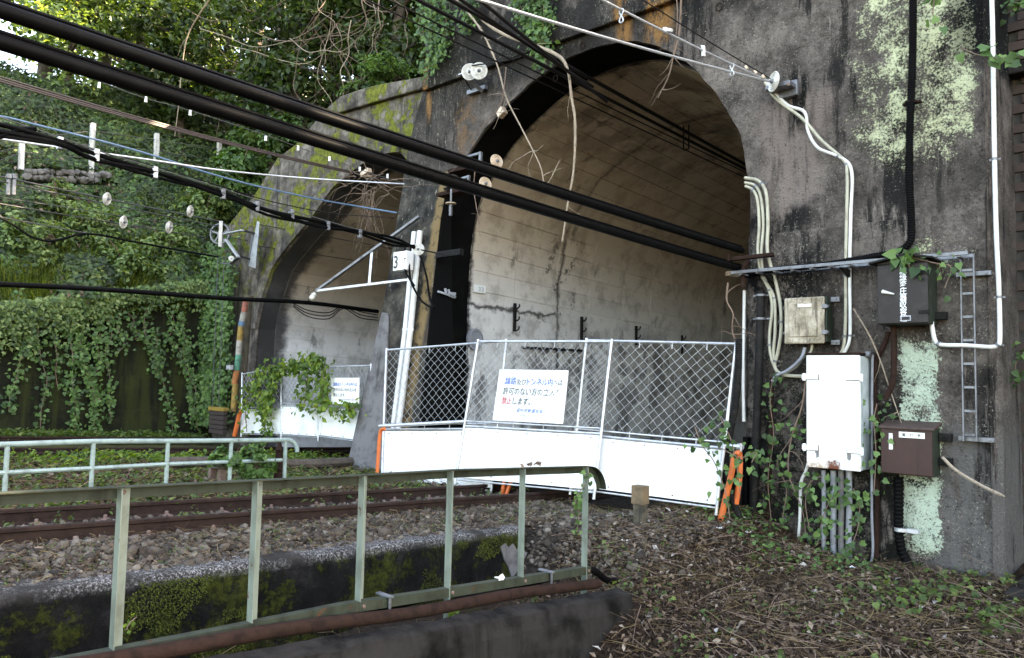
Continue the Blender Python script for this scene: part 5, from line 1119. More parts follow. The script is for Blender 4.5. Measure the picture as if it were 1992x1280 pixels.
for (x0, y0), (x1, y1), r_, l, xm in (((0, 342), (425, 430), .018, 'upper anchored line running to the tension wheel', -17.6), ((0, 351), (425, 440), .014, 'second anchored line just under the upper one', -17.6), ((0, 382), (420, 447), .010, 'thin anchored line with the middle insulator', -17.8), ((0, 395), (405, 462), .012, 'lower anchored line with the right insulator', -17.7), ((0, 421), (445, 502), .013, 'lowest anchored line running to the lower lever', -17.8)):
    a, c = aX(x0, y0, xm+1.5), aY(x1, y1, 9.25); wire(l, sagged(a-(c-a)*.2, c, .02), r_, 'greywire', gw)
P = [aX(x, y, -16.2) for x, y in ((-60, 405), (0, 424), (30, 440), (60, 460), (95, 469), (130, 462), (160, 455), (200, 458), (260, 470), (340, 485), (425, 500))]
wire('black cable hanging in a loop and tied along the lowest anchored line', P, .022, 'black', None, 'cable', 'cable', 6, 4)
gd = 'white disc insulators on the anchored lines'
for x, y, l in ((208, 387, 'upper left white disc insulator on the anchored lines'), (370, 411, 'upper right white disc insulator on the anchored lines'), (240, 432, 'lower left white disc insulator on the anchored lines'), (329, 442, 'lower right white disc insulator on the anchored lines')):
    disc(aX(x, y, -16.8), (.8, .6, -.15), .135, label=l, group=gd)
for x, l in ((17, 'left grey hanging clamp at the left picture edge'), (28, 'right grey hanging clamp at the left picture edge')):
    p = aX(x, 346, -16.2); b = MB(); b.box(p.x-.05, p.x+.05, p.y-.04, p.y+.04, p.z-.02, p.z+.07); b.box(p.x-.03, p.x+.03, p.y-.03, p.y+.03, p.z-.32, p.z-.02); tag(b.build('line_clamp', M['galvd'], bevel=.01), l, 'clamp', 'hanging clamps at the left edge')
for (x0, y0), (x1, y1), l in (((500, 436), (765, 484), 'upper thin line from the wing into the left tunnel'), ((500, 478), (700, 508), 'lower thin line from the wing into the left tunnel'), ((440, 460), (640, 500), 'short thin line past the wall channel')):
    a, c = aY(x0, y0, 9.6), aY(x1, y1, 11.5); wire(l, [a, c], .009, 'wired')
# long black cable to the left tunnel with its slack loops
P = [aX(x, y, -14.6) for x, y in ((-150, 545), (0, 553), (150, 560), (300, 570), (450, 581), (600, 589), (735, 606))]
wire('long black cable running level into the left tunnel', P, .045, 'black', None, 'cable', 'cable', 10, 4)
for k in range(3):
    P = [aX(x, y+k*3, -14.6) for x, y in ((570, 590), (600, 604+k*3), (640, 608+k*3), (668, 594), (700, 606+k*3), (735, 613+k*2))]
    wire(('upper', 'middle', 'lower')[k]+' slack black loop under the cable in the left tunnel', P, .012, 'wired', None, 'wire', 'wire', 6, 4)
for x, l in ((424, 'left thin vertical rod before the ivy wall'), (436, 'right thin vertical rod before the ivy wall')):
    a, c = aY(x, 500, 9.2), aY(x-12, 820, 9.2); wire(l, [a, c], .010, 'greywire', None, 'rod', 'rod')

# ------------------------------------------------------------------ small things in the yard
T = thing('striped_pole', 'faded multicoloured striped pole beside the left tunnel', 'pole', aY(465, 850, 9.3))
for (x0, y0), (x1, y1), m_ in (((478, 586), (475, 606), 'p_red'), ((475, 606), (471, 624), 'paleband'), ((471, 624), (469, 634), 'p_blue'), ((469, 634), (466, 662), 'p_yellow'), ((466, 662), (464, 690), 'paleband'), ((464, 690), (461, 720), 'p_green'), ((461, 720), (456, 747), 'p_orange'), ((458, 747), (454, 800), 'p_yellow')):
    a, c = aY(x0, y0, 9.3), aY(x1, y1, 9.3); b = MB(); b.tube([a, c], .075, 10); b.build('band', M[m_], T, True)
b = MB(); b.tube([aY(484, 575, 9.55), aY(462, 850, 9.5)], .11, 10); b.build('post', M['wood'], T, True)
b = MB(); p = aY(446, 715, 9.1); b.box(p.x-.09, p.x+.09, p.y-.04, p.y+.06, p.z-.05, p.z+.06); b.lathe([(.03, 0), (.03, .02)], p-V((-.01, .05, 0)), (0, 1, 0), 10); tag(b.build('meter_box', M['galv'], bevel=.006), 'tiny grey box in the ivy beside the striped pole', 'box')
a, c = aY(408, 798, 9.0), aY(434, 846, 9.0)
T = thing('brick_stack', 'small dark stack with a yellow top at the foot of the ivy wall', 'stack', ((a.x+c.x)/2, 9.0, c.z))
for k in range(5):
    h_ = (a.z-c.z)/5; b = MB(); b.box(a.x+random.uniform(0, .03), c.x, 8.98, 9.10, c.z+k*h_+.008, c.z+(k+1)*h_-.004); b.build('block', M['brick'], T, bevel=.01)
b = MB(); b.box(a.x-.02, c.x+.02, 8.965, 9.115, a.z, a.z+.09); b.build('lid', M['yellow'], T, bevel=.01)
# wooden post with tan cap
a, c = aY(1233, 943, 8.0), aY(1255, 1010, 8.0)
T = thing('post', 'short wooden post with a tan metal cap in front of the right fence panel', 'post', ((a.x+c.x)/2, 8.05, c.z))
b = MB(); b.box(a.x+.012, c.x-.012, 7.96, 8.07, c.z-.2, a.z-.2); b.build('shaft', M['wood'], T, bevel=.012)
b = MB(); b.box(a.x, c.x, 7.945, 8.085, a.z-.22, a.z); b.build('cap', M['capw'], T, bevel=.004)
for dx in (.035, .10): b = MB(); b.lathe([(.01, 0), (.01, .006)], (a.x+dx, 7.94, a.z-.19), (0, 1, 0), 6); b.build('screw', M['bolt'], T)
# rusty hydrant-like iron post and concrete frame
p = aX(541, 930, -10.5)
b = MB(); b.lathe([(.10, 0), (.10, .06), (.075, .10), (.085, .14), (.06, .18), (.055, .30), (.05, .40), (.07, .42), (.045, .45), (.03, .52), (.012, .56)], (p.x, p.y, p.z), (0, 0, 1), 14); tag(b.build('iron_post', M['rust'], smooth=True), 'small rusty iron post at the end of the pipe railing', 'post')
p = aX(414, 932, -10.6)
T = thing('small_cist', 'small upright concrete frame among the weeds by the pipe railing', 'cist', p)
for x0, x1, z0, z1 in ((0, .07, 0, .2), (.28, .36, 0, .2), (0, .36, .2, .25)): b = MB(); b.box(p.x+x0-.15, p.x+x1-.15, p.y, p.y+.1, p.z-.05+z0, p.z-.05+z1); b.build('beam', M['wood'] if z0 else M['bolt'], T, bevel=.008)
# concrete fence posts and wires on the bank
T = thing('wire_fence', 'old wire fence with white concrete posts up on the bank', 'fence', aX(300, 345, -24.2))
tops = []
for x, ya, yb_ in ((-90, 275, 375), (43, 265, 310), (181, 240, 337), (305, 260, 341), (427, 277, 361)):
    a, c = aX(x, ya, -24.3), aX(x-(4 if x == 181 else 1), yb_, -24.2); tops.append((a, c)); b = MB(); b.beam(a, c-V((0, 0, .3)), .13, .13, (0, 1, 0)); b.build('post', M['postw'], T, bevel=.01)
for f in (.15, .42, .7):
    b = MB(); b.tube([a*(1-f)+c*f for a, c in tops], .012, 5); b.build('wire', M['greywire'], T, True)
T = thing('stone_wall', 'row of rounded stones built into the bank under the wire fence', 'wall', aX(140, 350, -23.8))
def stone_mb(p, r, sq=.75, n=1, seed=0):
    import bmesh
    bm = bmesh.new(); bmesh.ops.create_icosphere(bm, subdivisions=n, radius=1); b = MB(); rs = random.Random(seed)
    k = V((rs.uniform(.75, 1.25), rs.uniform(.75, 1.2), sq*rs.uniform(.8, 1.15))); an = rs.uniform(0, 6.28)
    vv = []
    for v_ in bm.verts:
        q_ = V((v_.co.x*k.x, v_.co.y*k.y, v_.co.z*k.z))*(r*(1+rs.uniform(-.2, .2))); vv.append((p[0]+q_.x*cos(an)-q_.y*sin(an), p[1]+q_.x*sin(an)+q_.y*cos(an), p[2]+q_.z))
    ff = [tuple(v_.index for v_ in f.verts) for f in bm.faces]; bm.free(); return b.add(vv, ff)
for i in range(26):
    x = 55+(i % 14)*12+random.uniform(-2, 2); y = (337 if i < 14 else 348)+random.uniform(-2, 2)+(x-130)*.05
    stone_mb(aX(x, y, -23.9), random.uniform(.085, .13), .9, 2, i).build('stone', M['rubble'], T, True)
# broken stick, wilted leaves and flower
b = MB(); b.tube(spline([aY(1834, 890, 9.6), aY(1860, 915, 9.5), aY(1910, 945, 9.4), aY(1955, 966, 9.3)], 4), [.018]*12+[.006], 6); tag(b.build('stick', M['vine'], smooth=True), 'broken pale stick stuck out beside the brown switch box', 'stick')
# ------------------------------------------------------------------ foliage helpers
def leaf_arrays(P, Nn, L, W=.62, heart=False, droop=.25):
    P = np.asarray(P, float); n = len(P); Nn = np.asarray(Nn, float)+rng.normal(0, .45, (n, 3)); Nn /= np.linalg.norm(Nn, axis=1)[:, None]
    d = rng.normal(0, .8, (n, 3)); d[:, 2] -= .55; d -= Nn*np.sum(d*Nn, 1)[:, None]; d /= np.linalg.norm(d, axis=1)[:, None]+1e-9
    s = np.cross(Nn, d); L = np.broadcast_to(L, (n,))[:, None]
    if heart:
        v = [P, P-d*L*.14+s*L*.30, P+d*L*.30+s*L*.46+Nn*L*.06, P+d*L-Nn*L*droop, P+d*L*.30-s*L*.46+Nn*L*.06, P-d*L*.14-s*L*.30]
        f = np.array([(0, 1, 2), (0, 2, 3), (0, 3, 4), (0, 4, 5)])
    else:
        v = [P, P+d*L*.45+s*L*W/2+Nn*L*.1, P+d*L-Nn*L*droop*.6, P+d*L*.45-s*L*W/2+Nn*L*.1]; f = np.array([(0, 1, 2), (0, 2, 3)])
    k = len(v); vv = np.stack(v, 1).reshape(-1, 3); ff = (f[None]+(np.arange(n)*k)[:, None, None]).reshape(-1, 3)
    return vv, ff
def leaves(name, P, Nn, L, mat, parent=None, heart=False, W=.62, kind=None, cull=200):
    P = np.asarray(P, float)
    if len(P) == 0: return None
    if cull is not None:
        x, y, k = proj(P); m = (k > .3) & (x > -cull) & (x < 1992+cull) & (y > -cull*1.2) & (y < 1280+cull)
        P = P[m]; Nn = np.broadcast_to(Nn, (len(m), 3))[m]; L = np.broadcast_to(L, (len(m),))[m]
    else: Nn = np.broadcast_to(Nn, (len(P), 3))
    vv, ff = leaf_arrays(P, Nn, L, W, heart); o = np_mesh(name, vv, ff, mat, parent)
    if kind: o['kind'] = kind
    return o
def rs(a, b, n): return rng.uniform(a, b, n)

# ------------------------------------------------------------------ the overgrown bank
def bank_pts(n, x0, x1, y0, y1, fn, lift, e=.15):
    X = rs(x0, x1, n); Y = rs(y0, y1, n); z = fn(X, Y)
    gx_ = (fn(X+e, Y)-z)/e; gy_ = (fn(X, Y+e)-z)/e; Nv = np.stack([-gx_, -gy_, np.ones(n)], 1); Nv /= np.linalg.norm(Nv, axis=1)[:, None]
    c = np.clip(fbm(X*.9+3, Y*.9, 3)*1.1+.35, 0, 1.3); h = c*lift*np.sqrt(rng.random(n))
    P = np.stack([X, Y, z], 1)+Nv*h[:, None]+rng.normal(0, .04, (n, 3)); qx, qy, _ = proj(P); kp = ~((qx > 45) & (qx < 235) & (qy > 322) & (qy < 362) & (X > -24.6) & (X < -22.9)); P, Nv = P[kp], Nv[kp]; return P, Nv+np.array([.5, -.35, .15])
P, Nv = bank_pts(120000, -31, -20.5, 1.5, 12.2, Hs, .75)
leaves('bank_undergrowth', P, Nv, rs(.07, .17, len(P)), M['leaf'], kind='stuff')
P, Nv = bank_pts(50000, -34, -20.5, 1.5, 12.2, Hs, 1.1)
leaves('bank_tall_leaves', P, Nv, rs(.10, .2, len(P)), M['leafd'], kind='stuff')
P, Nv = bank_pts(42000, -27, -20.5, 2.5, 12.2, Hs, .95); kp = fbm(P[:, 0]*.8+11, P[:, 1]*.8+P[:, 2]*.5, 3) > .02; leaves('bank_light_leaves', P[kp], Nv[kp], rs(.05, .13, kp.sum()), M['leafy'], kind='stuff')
P, Nv = bank_pts(26000, -27, -20.5, 2.5, 12.2, Hs, .9); kp = fbm(P[:, 0]*.9+31, P[:, 1]*.9+P[:, 2]*.5, 3) > .08; leaves('bank_heart_leaves', P[kp], Nv[kp], rs(.10, .19, kp.sum()), M['ivy'], heart=True, kind='stuff')
P, Nv = bank_pts(60000, -33, -11.6, 11.2, 24, Hb, 1.0)
leaves('forest_floor', P, Nv, rs(.12, .26, len(P)), M['leafd'], kind='stuff')
P, Nv = bank_pts(9000, -27, -20.5, 2.5, 12.2, Hs, 1.0); kp = fbm(P[:, 0]*.7+51, P[:, 1]*.7+P[:, 2]*.4, 3) > .1; leaves('bank_dead_leaves', P[kp], Nv[kp], rs(.07, .15, kp.sum()), M['litter'], kind='stuff')
# moss cushions on the platform wall
n = 60000; Y = rs(.6, 6.72, n); Z = -1.50-.0386*Y-rs(0, .85, n); kp = (fbm(Y*1.9+3, Z*2.3, 5)+.25*fbm(Y*.8, Z*0+2.) > .16); Y, Z = Y[kp], Z[kp]
leaves('moss', np.stack([np.full(len(Y), -6.045)+.012*rng.random(len(Y)), Y, Z], 1), np.array([1, 0, .5]), rs(.008, .022, len(Y)), M['moss'], kind='stuff')
# grass blades on the bank lip
n = 9000; Y = rs(2.5, 10.4, n); X = rs(-22.2, -20.45, n); z = Hs(X, Y)+.05
Pg = np.stack([X, Y, z], 1); d = np.stack([rs(-.1, .35, n), rng.normal(0, .2, n), rs(.25, .9, n)], 1); d *= rs(.25, .6, n)[:, None]
s = np.cross(d, rng.normal(0, 1, (n, 3))); s /= np.linalg.norm(s, axis=1)[:, None]; s *= .011
dr = np.stack([rs(.05, .25, n), rng.normal(0, .1, n), rs(-.25, -.05, n)], 1)
vv = np.stack([Pg-s, Pg+s, Pg+d+s*.7, Pg+d-s*.7, Pg+d*1.3+dr], 1).reshape(-1, 3); ff = (np.array([(0, 1, 2), (0, 2, 3), (3, 2, 4)])[None]+(np.arange(n)*5)[:, None, None]).reshape(-1, 3)
o = np_mesh('bank_grass', vv, ff, M['leafy']); o['kind'] = 'stuff'

def twig(p, d, L, r, bend=.25, n=7, down=0.):
    pts = [V(p)]; d = V(d).normalized()
    for i in range(n):
        d = (d+V((random.gauss(0, bend), random.gauss(0, bend), random.gauss(0, bend)-down))).normalized(); pts.append(pts[-1]+d*(L/n))
    return pts, [r*(1-.75*i/n) for i in range(n+1)]
# ------------------------------------------------------------------ trees
def tree(label, base, h, cr, nl, mat, lean=(0, 0), size=(.14, .3), cat='tree', group=None, name='broadleaf_tree', vis=True):
    base = V(base); T = thing(name, label, cat, base, group)
    topv = base+V((lean[0], lean[1], h)); b = MB()
    tp = [base*(1-t)+topv*t+V((random.gauss(0, .10), random.gauss(0, .10), 0))*min(1, t*3) for t in np.linspace(0, 1, 9)]; tp[0] = base-V((0, 0, .4))
    b.tube(tp, [.035*h*(1-.8*t)**1 for t in np.linspace(0, 1, 9)], 8); b.build('trunk', M['bark'], T, True)
    C = []; b = MB()
    for i in range(int(11+cr*3)):
        t = random.uniform(.35, 1.0); a = random.uniform(0, 2*pi); q_ = tp[min(8, int(t*8))]
        rr_ = cr*random.uniform(.35, 1.0)*(1-.5*abs(t-.6)); e_ = q_+V((cos(a)*rr_, sin(a)*rr_, rr_*random.uniform(.0, .6)))
        pts = spline([q_, (q_+e_)/2+V((0, 0, .15*rr_)), e_], 4); b.tube(pts, [.012*h*(1-.8*k/(len(pts)-1)) for k in range(len(pts))], 5); C.append((e_, rr_)); C.append(((q_+e_)/2, rr_))
    b.build('limbs', M['bark'], T, True, kind='stuff')
    P = []; Nn = []
    for k in range(len(C)*3):
        e_, rr_ = C[k % len(C)]; m = max(6, nl//(len(C)*3)); c = np.array(e_)+rng.normal(0, .28*cr*.6, 3); rad = cr*rng.uniform(.16, .34)
        dd = rng.normal(0, 1, (m, 3)); dd /= np.linalg.norm(dd, axis=1)[:, None]; q_ = c+dd*(rad*rng.random(m)**.4)[:, None]*np.array([1.15, 1.15, .62]); P.append(q_); Nn.append(dd*.6+np.array([0, 0, .8]))
    P = np.concatenate(P); Nn = np.concatenate(Nn)
    o = leaves('crown', P, Nn, rs(size[0], size[1], len(P)), mat, T, cull=None); return T
def on_px(x, d):   # a ground point on the hills seen in column x at distance d
    v_ = ray(x, 640); v_.z = 0; v_.normalize(); q_ = v_*d; f = Hs if q_.y < 12 else Hb
    return V((q_.x, q_.y, float(f(np.array([q_.x]), np.array([q_.y]))[0])-.2))
gt_ = 'trees on the bank and hill'
tl = [(-60, 33, 9, 3.6, 'leafy', 'sunlit yellow-green tree at the far left edge of the bank'), (60, 31, 8, 3.2, 'leafy', 'sunlit yellow-green tree above the stone row'), (170, 34, 9, 3.4, 'leafy', 'bright tree behind the second white fence post'),
      (255, 31, 7, 2.8, 'leaf', 'mid green tree above the two left fence posts'), (340, 33, 9, 3.2, 'leaf', 'green tree where the pale hanging stem crosses the cables'), (420, 30, 8, 2.8, 'leafd', 'dark tree behind the right white fence post'),
      (110, 29, 5, 2.3, 'leaf', 'low green tree just behind the wire fence on the left'), (330, 28, 4.5, 2.0, 'leafd', 'low dark bush-like tree between the fence posts'),
      (500, 26, 8, 2.8, 'leafd', 'dark tree above the left portal wing'), (585, 24, 8, 2.8, 'leafd', 'dark tree at the top of the sloping portal wing'), (680, 23, 8, 3.0, 'leafd', 'dark tree behind the coping of the left portal'),
      (770, 22, 7.5, 2.6, 'leafd', 'dark tree close to the corner of the tall portal'), (640, 30, 10, 3.6, 'leafd', 'tall dark tree deep in the forest behind the coping'), (470, 34, 11, 3.8, 'leafd', 'tall dark tree deep behind the left wing'),
      (800, 29, 10, 3.2, 'leafd', 'tall dark tree behind the tall portal corner'), (560, 36, 11, 4, 'leafd', 'farthest dark tree over the left tunnel'), (230, 43, 10, 4.2, 'leafy', 'far sunlit tree on the left skyline'), (350, 43, 11, 4.2, 'leaf', 'far green tree on the skyline over the fence')]
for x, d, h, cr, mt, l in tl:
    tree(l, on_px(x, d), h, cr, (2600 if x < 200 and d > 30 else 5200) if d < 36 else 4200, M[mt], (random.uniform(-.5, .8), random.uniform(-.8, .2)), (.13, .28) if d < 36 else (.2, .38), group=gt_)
# unseen wood over the tunnels, added to keep the yard in shade: one mass, far up
WP = []; WN = []
for i in range(14):
    X, Y = -13.5+i*2.0+random.uniform(-.6, .6), 19+random.uniform(-2, 7); z0 = float(Hb(np.array([X]), np.array([Y]))[0])
    for k in range(26):
        dd = rng.normal(0, 1, (60, 3)); dd /= np.linalg.norm(dd, axis=1)[:, None]; c = np.array([X, Y, z0+6.5])+rng.normal(0, 1, 3)*np.array([1.4, 1.4, 2.0]); WP.append(c+dd*(1.1*rng.random(60)**.4)[:, None]); WN.append(dd+np.array([0, 0, .6]))
leaves('wood', np.concatenate(WP), np.concatenate(WN), rs(.35, .7, 14*26*60), M['leafd'], kind='stuff', cull=None)

# ------------------------------------------------------------------ ivy: strands with leaves
def strand(label, pts, mat, nleaf, size, spread, nrm, cat='vine', name='ivy_strand', group=None, r=.008, heart=True, stem='twig', kk=5):
    P = spline(pts, kk); T = thing(name, label, cat, P[-1], group)
    b = MB(); b.tube(P, r, 5); b.build('stem', M[stem], T, True)
    A = np.array([tuple(p) for p in P]); t = rng.random(nleaf)*(len(A)-1); i = np.minimum(t.astype(int), len(A)-2); f = (t-i)[:, None]
    q_ = A[i]*(1-f)+A[i+1]*f+rng.normal(0, 1, (nleaf, 3))*np.array(spread)
    leaves('leaves', q_, np.array(nrm), rs(size[0], size[1], nleaf), mat, T, heart, cull=None); return T
gw_ = 'ivy strands hanging on the mossy wall'
hv = [(30, 560, 60, 700, 90), (62, 640, 15, 800, 160), (80, 600, 78, 840, 150), (110, 590, 100, 760, 140), (140, 600, 150, 842, 320), (165, 590, 178, 842, 420), (190, 600, 190, 780, 300), (212, 610, 214, 815, 190), (280, 600, 300, 730, 170), (296, 640, 332, 840, 260), (330, 600, 345, 700, 130), (352, 610, 374, 820, 260), (362, 640, 385, 838, 200), (395, 600, 400, 800, 260), (420, 560, 415, 780, 300), (440, 590, 430, 760, 240), (240, 600, 228, 690, 80), (258, 610, 262, 660, 50)]
for i, (x0, y0, x1, y1, nlf) in enumerate(hv):
    Xw = -20.35; a, c = aX(x0, y0, Xw), aX(x1, y1, Xw); w_ = .12
    pts = [a*(1-t)+c*t+V((random.uniform(0, .06), random.gauss(0, w_*.7), 0)) for t in np.linspace(0, 1, 6)]
    strand(['first', 'second', 'third', 'fourth', 'fifth', 'sixth', 'seventh', 'eighth', 'ninth', 'tenth', 'eleventh', 'twelfth', 'thirteenth', 'fourteenth', 'fifteenth', 'sixteenth', 'seventeenth', 'eighteenth'][sorted(range(18), key=lambda k: hv[k][2]).index(i)]+' ivy strand from the left hanging on the mossy wall', pts, M['ivy'], int(nlf*.8), (.06, .11), (.04, .085, .06), (1, -.35, .25), group=gw_)
# curtain along the top of the wall
n = 20000; Y = rs(1.5, 11.2, n); top_ = 1.0+np.clip((Y-4)*.22, -.4, 1.6); dn = np.abs(rng.normal(0, 1, n))*(.13+(.16+.40*sm(7.3, 6.0, Y))*np.clip(fbm(Y*1.7, Y*0+2)+.35, 0, 1.2))
Pc = np.stack([rs(-20.52, -20.2, n), Y, top_+.25-dn], 1); leaves('ivy_curtain', Pc, np.array([1, -.3, .5]), rs(.08, .15, n), M['leaf'], kind='stuff')
n = 5000; Y = rs(8.6, 10.0, n); Z = rs(-1.4, 3.6, n); keep = fbm(Y*1.8, Z*1.2+5, 3) > -.05
Pc = np.stack([rs(-20.6, -19.0, n), np.full(n, 9.75)-.25*rng.random(n), Z], 1)[keep]; leaves('ivy_on_wing_wall', Pc, np.array([.5, -1, .3]), rs(.07, .13, len(Pc)), M['ivy'], heart=True, kind='stuff')
# bank bushes hanging by the wing: three individual bushes
def bush(label, c, rad, nl, mat, size, name='bush', cat='bush', flat=(1, 1, .8), heart=False, group=None, nst=7):
    c = V(c); T = thing(name, label, cat, c-V((0, 0, rad*.7)), group); b = MB()
    for i in range(nst):
        a = random.uniform(0, 6.28); e_ = c+V((cos(a)*rad*.7, sin(a)*rad*.7, random.uniform(0, .8)*rad)); b.tube(spline([c-V((0, 0, rad*.75)), (c+e_)/2, e_], 4), [.02*rad]*8+[.008*rad], 5)
    b.build('stems', M['twig'], T, True, kind='stuff')
    P = []; Nn = []
    for i in range(max(5, nl//60)):
        dd = rng.normal(0, 1, 3); dd /= np.linalg.norm(dd); q0 = np.array(c)+dd*np.array(flat)*rad*rng.random()**.5; m = 60
        d2 = rng.normal(0, 1, (m, 3)); d2 /= np.linalg.norm(d2, axis=1)[:, None]; P.append(q0+d2*rad*.26*(rng.random(m)**.5)[:, None]); Nn.append(d2*.5+dd*.5+np.array([0, 0, .6]))
    leaves('leaves', np.concatenate(P), np.concatenate(Nn), rs(size[0], size[1], len(P)*60), mat, T, heart, cull=None); return T
bb = [(500, 250, -22.5, .9, 'big-leaved bush above the right end of the wire fence'), (560, 270, -19.6, .7, 'big-leaved climbing bush at the edge of the portal wing'), (470, 330, -21.0, .8, 'leafy bush between the wire fence and the portal wing'), (60, 470, -22.2, .9, 'rounded bush low on the bank at the left edge'), (180, 440, -22.6, .9, 'rounded bush in the middle of the bank'), (330, 480, -21.8, .9, 'rounded bush on the bank above the ivy wall'), (250, 520, -21.4, .8, 'bush at the lip of the mossy wall'), (400, 400, -21.9, .8, 'bush just left of the tension wheel'), (110, 400, -23.2, .8, 'bush under the row of stones')]
for x, y, X, rad, l in bb: bush(l, aX(x, y, X), rad, 2600, M['ivy' if x > 440 else 'leaf'], (.09, .17), group='bushes on the bank', heart=x > 440)
# fern-like plant on the coping
p = aY(745, 150, 10.4); T = thing('fern', 'bright green ferny plant growing on top of the mossy coping', 'fern', p)
P = []; Nn = []
for i in range(26):
    a = random.uniform(0, 6.28); L_ = random.uniform(.5, .95); pts, _ = twig(p+V((random.gauss(0, .22), random.gauss(0, .1), 0)), (cos(a)*.8, sin(a)*.6-.15, .9), L_, .01, .12, 8, .16)
    b = MB(); b.tube(pts, .007, 4); b.build('stalk', M['weed'], T)
    for q_ in spline(pts, 4)[5:]: P += [tuple(q_)]*3
P = np.array(P)+rng.normal(0, .035, (len(P), 3)); leaves('fronds', P, np.array([0, -.4, 1]), rs(.06, .12, len(P)), M['ivy'], T, W=.4, cull=None)
# ivy hanging over the tall portal
for pts, nlf, l in ((((838, -10), (842, 40), (838, 90), (832, 150)), 380, 'ivy strand hanging down the left corner of the tall portal'), (((862, -10), (868, 40), (860, 85), (850, 120)), 300, 'ivy strand just right of the left portal corner'), (((820, -10), (822, 30), (824, 70)), 160, 'short ivy strand left of the portal corner'),
                    (((1030, -15), (1040, 30), (1044, 70), (1050, 110)), 420, 'thick ivy strand hanging above the arch beside the bright wire'), (((1056, -15), (1058, 30), (1054, 75), (1062, 125)), 300, 'right ivy strand above the arch'), (((1005, -15), (1018, 25), (1030, 55)), 200, 'left ivy strand above the arch'), (((910, -10), (915, 25), (905, 60)), 200, 'ivy strand in the middle above the double insulator')):
    strand(l, [aY(x, y, 9.62) for x, y in pts], M['ivy'], nlf, (.05, .10), (.11, .06, .06), (.2, -1, .3), group='ivy hanging over the tall portal')
# ivy by the boxes and the fence end
gv = 'ivy climbing by the boxes'
iv = [(((1500, 1010), (1494, 930), (1505, 850), (1498, 780), (1503, 735)), 150, 9.62, 'ivy climbing the rusty brown pipe left of the white cabinet'), (((1520, 1020), (1530, 950), (1512, 900), (1540, 850), (1556, 810)), 90, 9.62, 'ivy trailing between the brown pipe and the white cabinet'),
      (((1590, 1060), (1600, 1010), (1615, 975), (1640, 950)), 130, 9.5, 'ivy mound in front of the left grey conduits'), (((1650, 1075), (1668, 1030), (1672, 980), (1660, 950)), 130, 9.5, 'ivy mound in front of the right grey conduits'), (((1575, 1030), (1567, 980), (1575, 940), (1600, 925)), 70, 9.5, 'ivy around the thin white pipe'),
      (((1420, 1010), (1412, 960), (1390, 900), (1365, 865), (1352, 830)), 70, 8.75, 'ivy creeping up the right fence end'), (((1440, 960), (1432, 900), (1420, 850), (1400, 810)), 34, 8.8, 'ivy around the black hose at the fence end'), (((1400, 870), (1440, 890), (1470, 880), (1462, 900)), 22, 8.7, 'bright ivy runner beside the orange pipes'),
      (((1700, 960), (1704, 880), (1700, 820), (1706, 785)), 40, 9.6, 'narrow-leaved weed climbing between the white cabinet and the brown box'), (((1765, 497), (1790, 505), (1820, 512), (1850, 520), (1838, 560)), 26, 9.45, 'ivy runner with big heart leaves over the dark box'), (((1770, 520), (1758, 500), (1745, 495)), 16, 9.42, 'ivy tuft lying on the cable ladder'),
      (((1992, 108), (1960, 112), (1930, 112), (1895, 104), (1868, 92)), 14, 9.4, 'ivy runner with few leaves crossing in front of the white conduit'), (((1820, -20), (1815, 30), (1830, 48)), 9, 9.5, 'small ivy tip hanging over the lichen wall'), (((1990, 690), (1975, 712), (1985, 740)), 40, 10.6, 'leafy tuft growing from the brick wall'), (((1985, -10), (1970, 10), (1960, 20)), 40, 10.4, 'leafy tuft at the top right corner')]
for pts, nlf, Y_, l in iv:
    strand(l, [aY(x, y, Y_) for x, y in pts], M['ivy'], int(nlf*.42) if nlf > 50 else nlf, (.045, .09) if nlf > 20 else (.10, .16), (.09, .06, .07) if nlf > 20 else (.05, .04, .05), (.2, -1, .3), group=gv, r=.006)
# vines on the far fence
gf_ = 'vines overgrowing the far tunnel fence'
fv = [(((520, 860), (510, 790), (500, 740), (530, 712)), 420, 'vine climbing the left panel of the far fence'), (((545, 720), (570, 712), (600, 708), (625, 706)), 560, 'vine along the top of the middle far panel'), (((535, 715), (525, 760), (510, 800)), 420, 'yellowish vine hanging on the left far panel'), (((600, 715), (595, 760), (592, 795)), 220, 'vine hanging in the middle of the far fence'), (((632, 715), (628, 760), (630, 800)), 260, 'vine beside the small far sign'), (((690, 790), (670, 800), (655, 796)), 120, 'vine below the small far sign'), (((480, 840), (478, 790), (490, 740)), 160, 'vine at the left end of the far fence')]
for pts, nlf, l in fv: strand(l, [aY(x, y, 8.86) for x, y in pts], M['vineleaf'], int(nlf*.6), (.06, .12), (.15, .05, .10), (.2, -1, .4), group=gf_, r=.01)

# ------------------------------------------------------------------ bare vines and twigs
def bare(label, pts, r, group=None, mat='twig', nside=3, sl=.5, name='bare_vine', taper=True):
    P = spline(pts, 5); T = thing(name, label, 'vine', P[-1], group); n = len(P)
    b = MB(); b.tube(P, [r*(1-(.6*i/n if taper else 0))*random.uniform(.85, 1.15) for i in range(n)], 7); b.build('stem', M[mat], T, True)
    for k in range(nside):
        q_ = P[random.randint(2, n-2)]; pts2, r2 = twig(q_, (random.gauss(0, 1), random.gauss(0, .3), random.uniform(-1, .3)), sl*random.uniform(.5, 1.4), min(r*.45, .008), .16, 8, .06); b = MB(); b.tube(pts2, r2, 5); b.build('twig', M[mat], T, True)
    return T
bare('thick pale dead vine hanging down in front of the big tunnel', [aY(x, y, Y) for x, y, Y in ((880, -20, 9.3), (960, 55, 9.35), (1040, 88, 9.4), (1085, 108, 9.4), (1104, 135, 9.4), (1112, 190, 9.4), (1119, 240, 9.42), (1116, 330, 9.42), (1104, 400, 9.44), (1094, 470, 9.45))], .035, None, 'vine', 5, .4, taper=True)
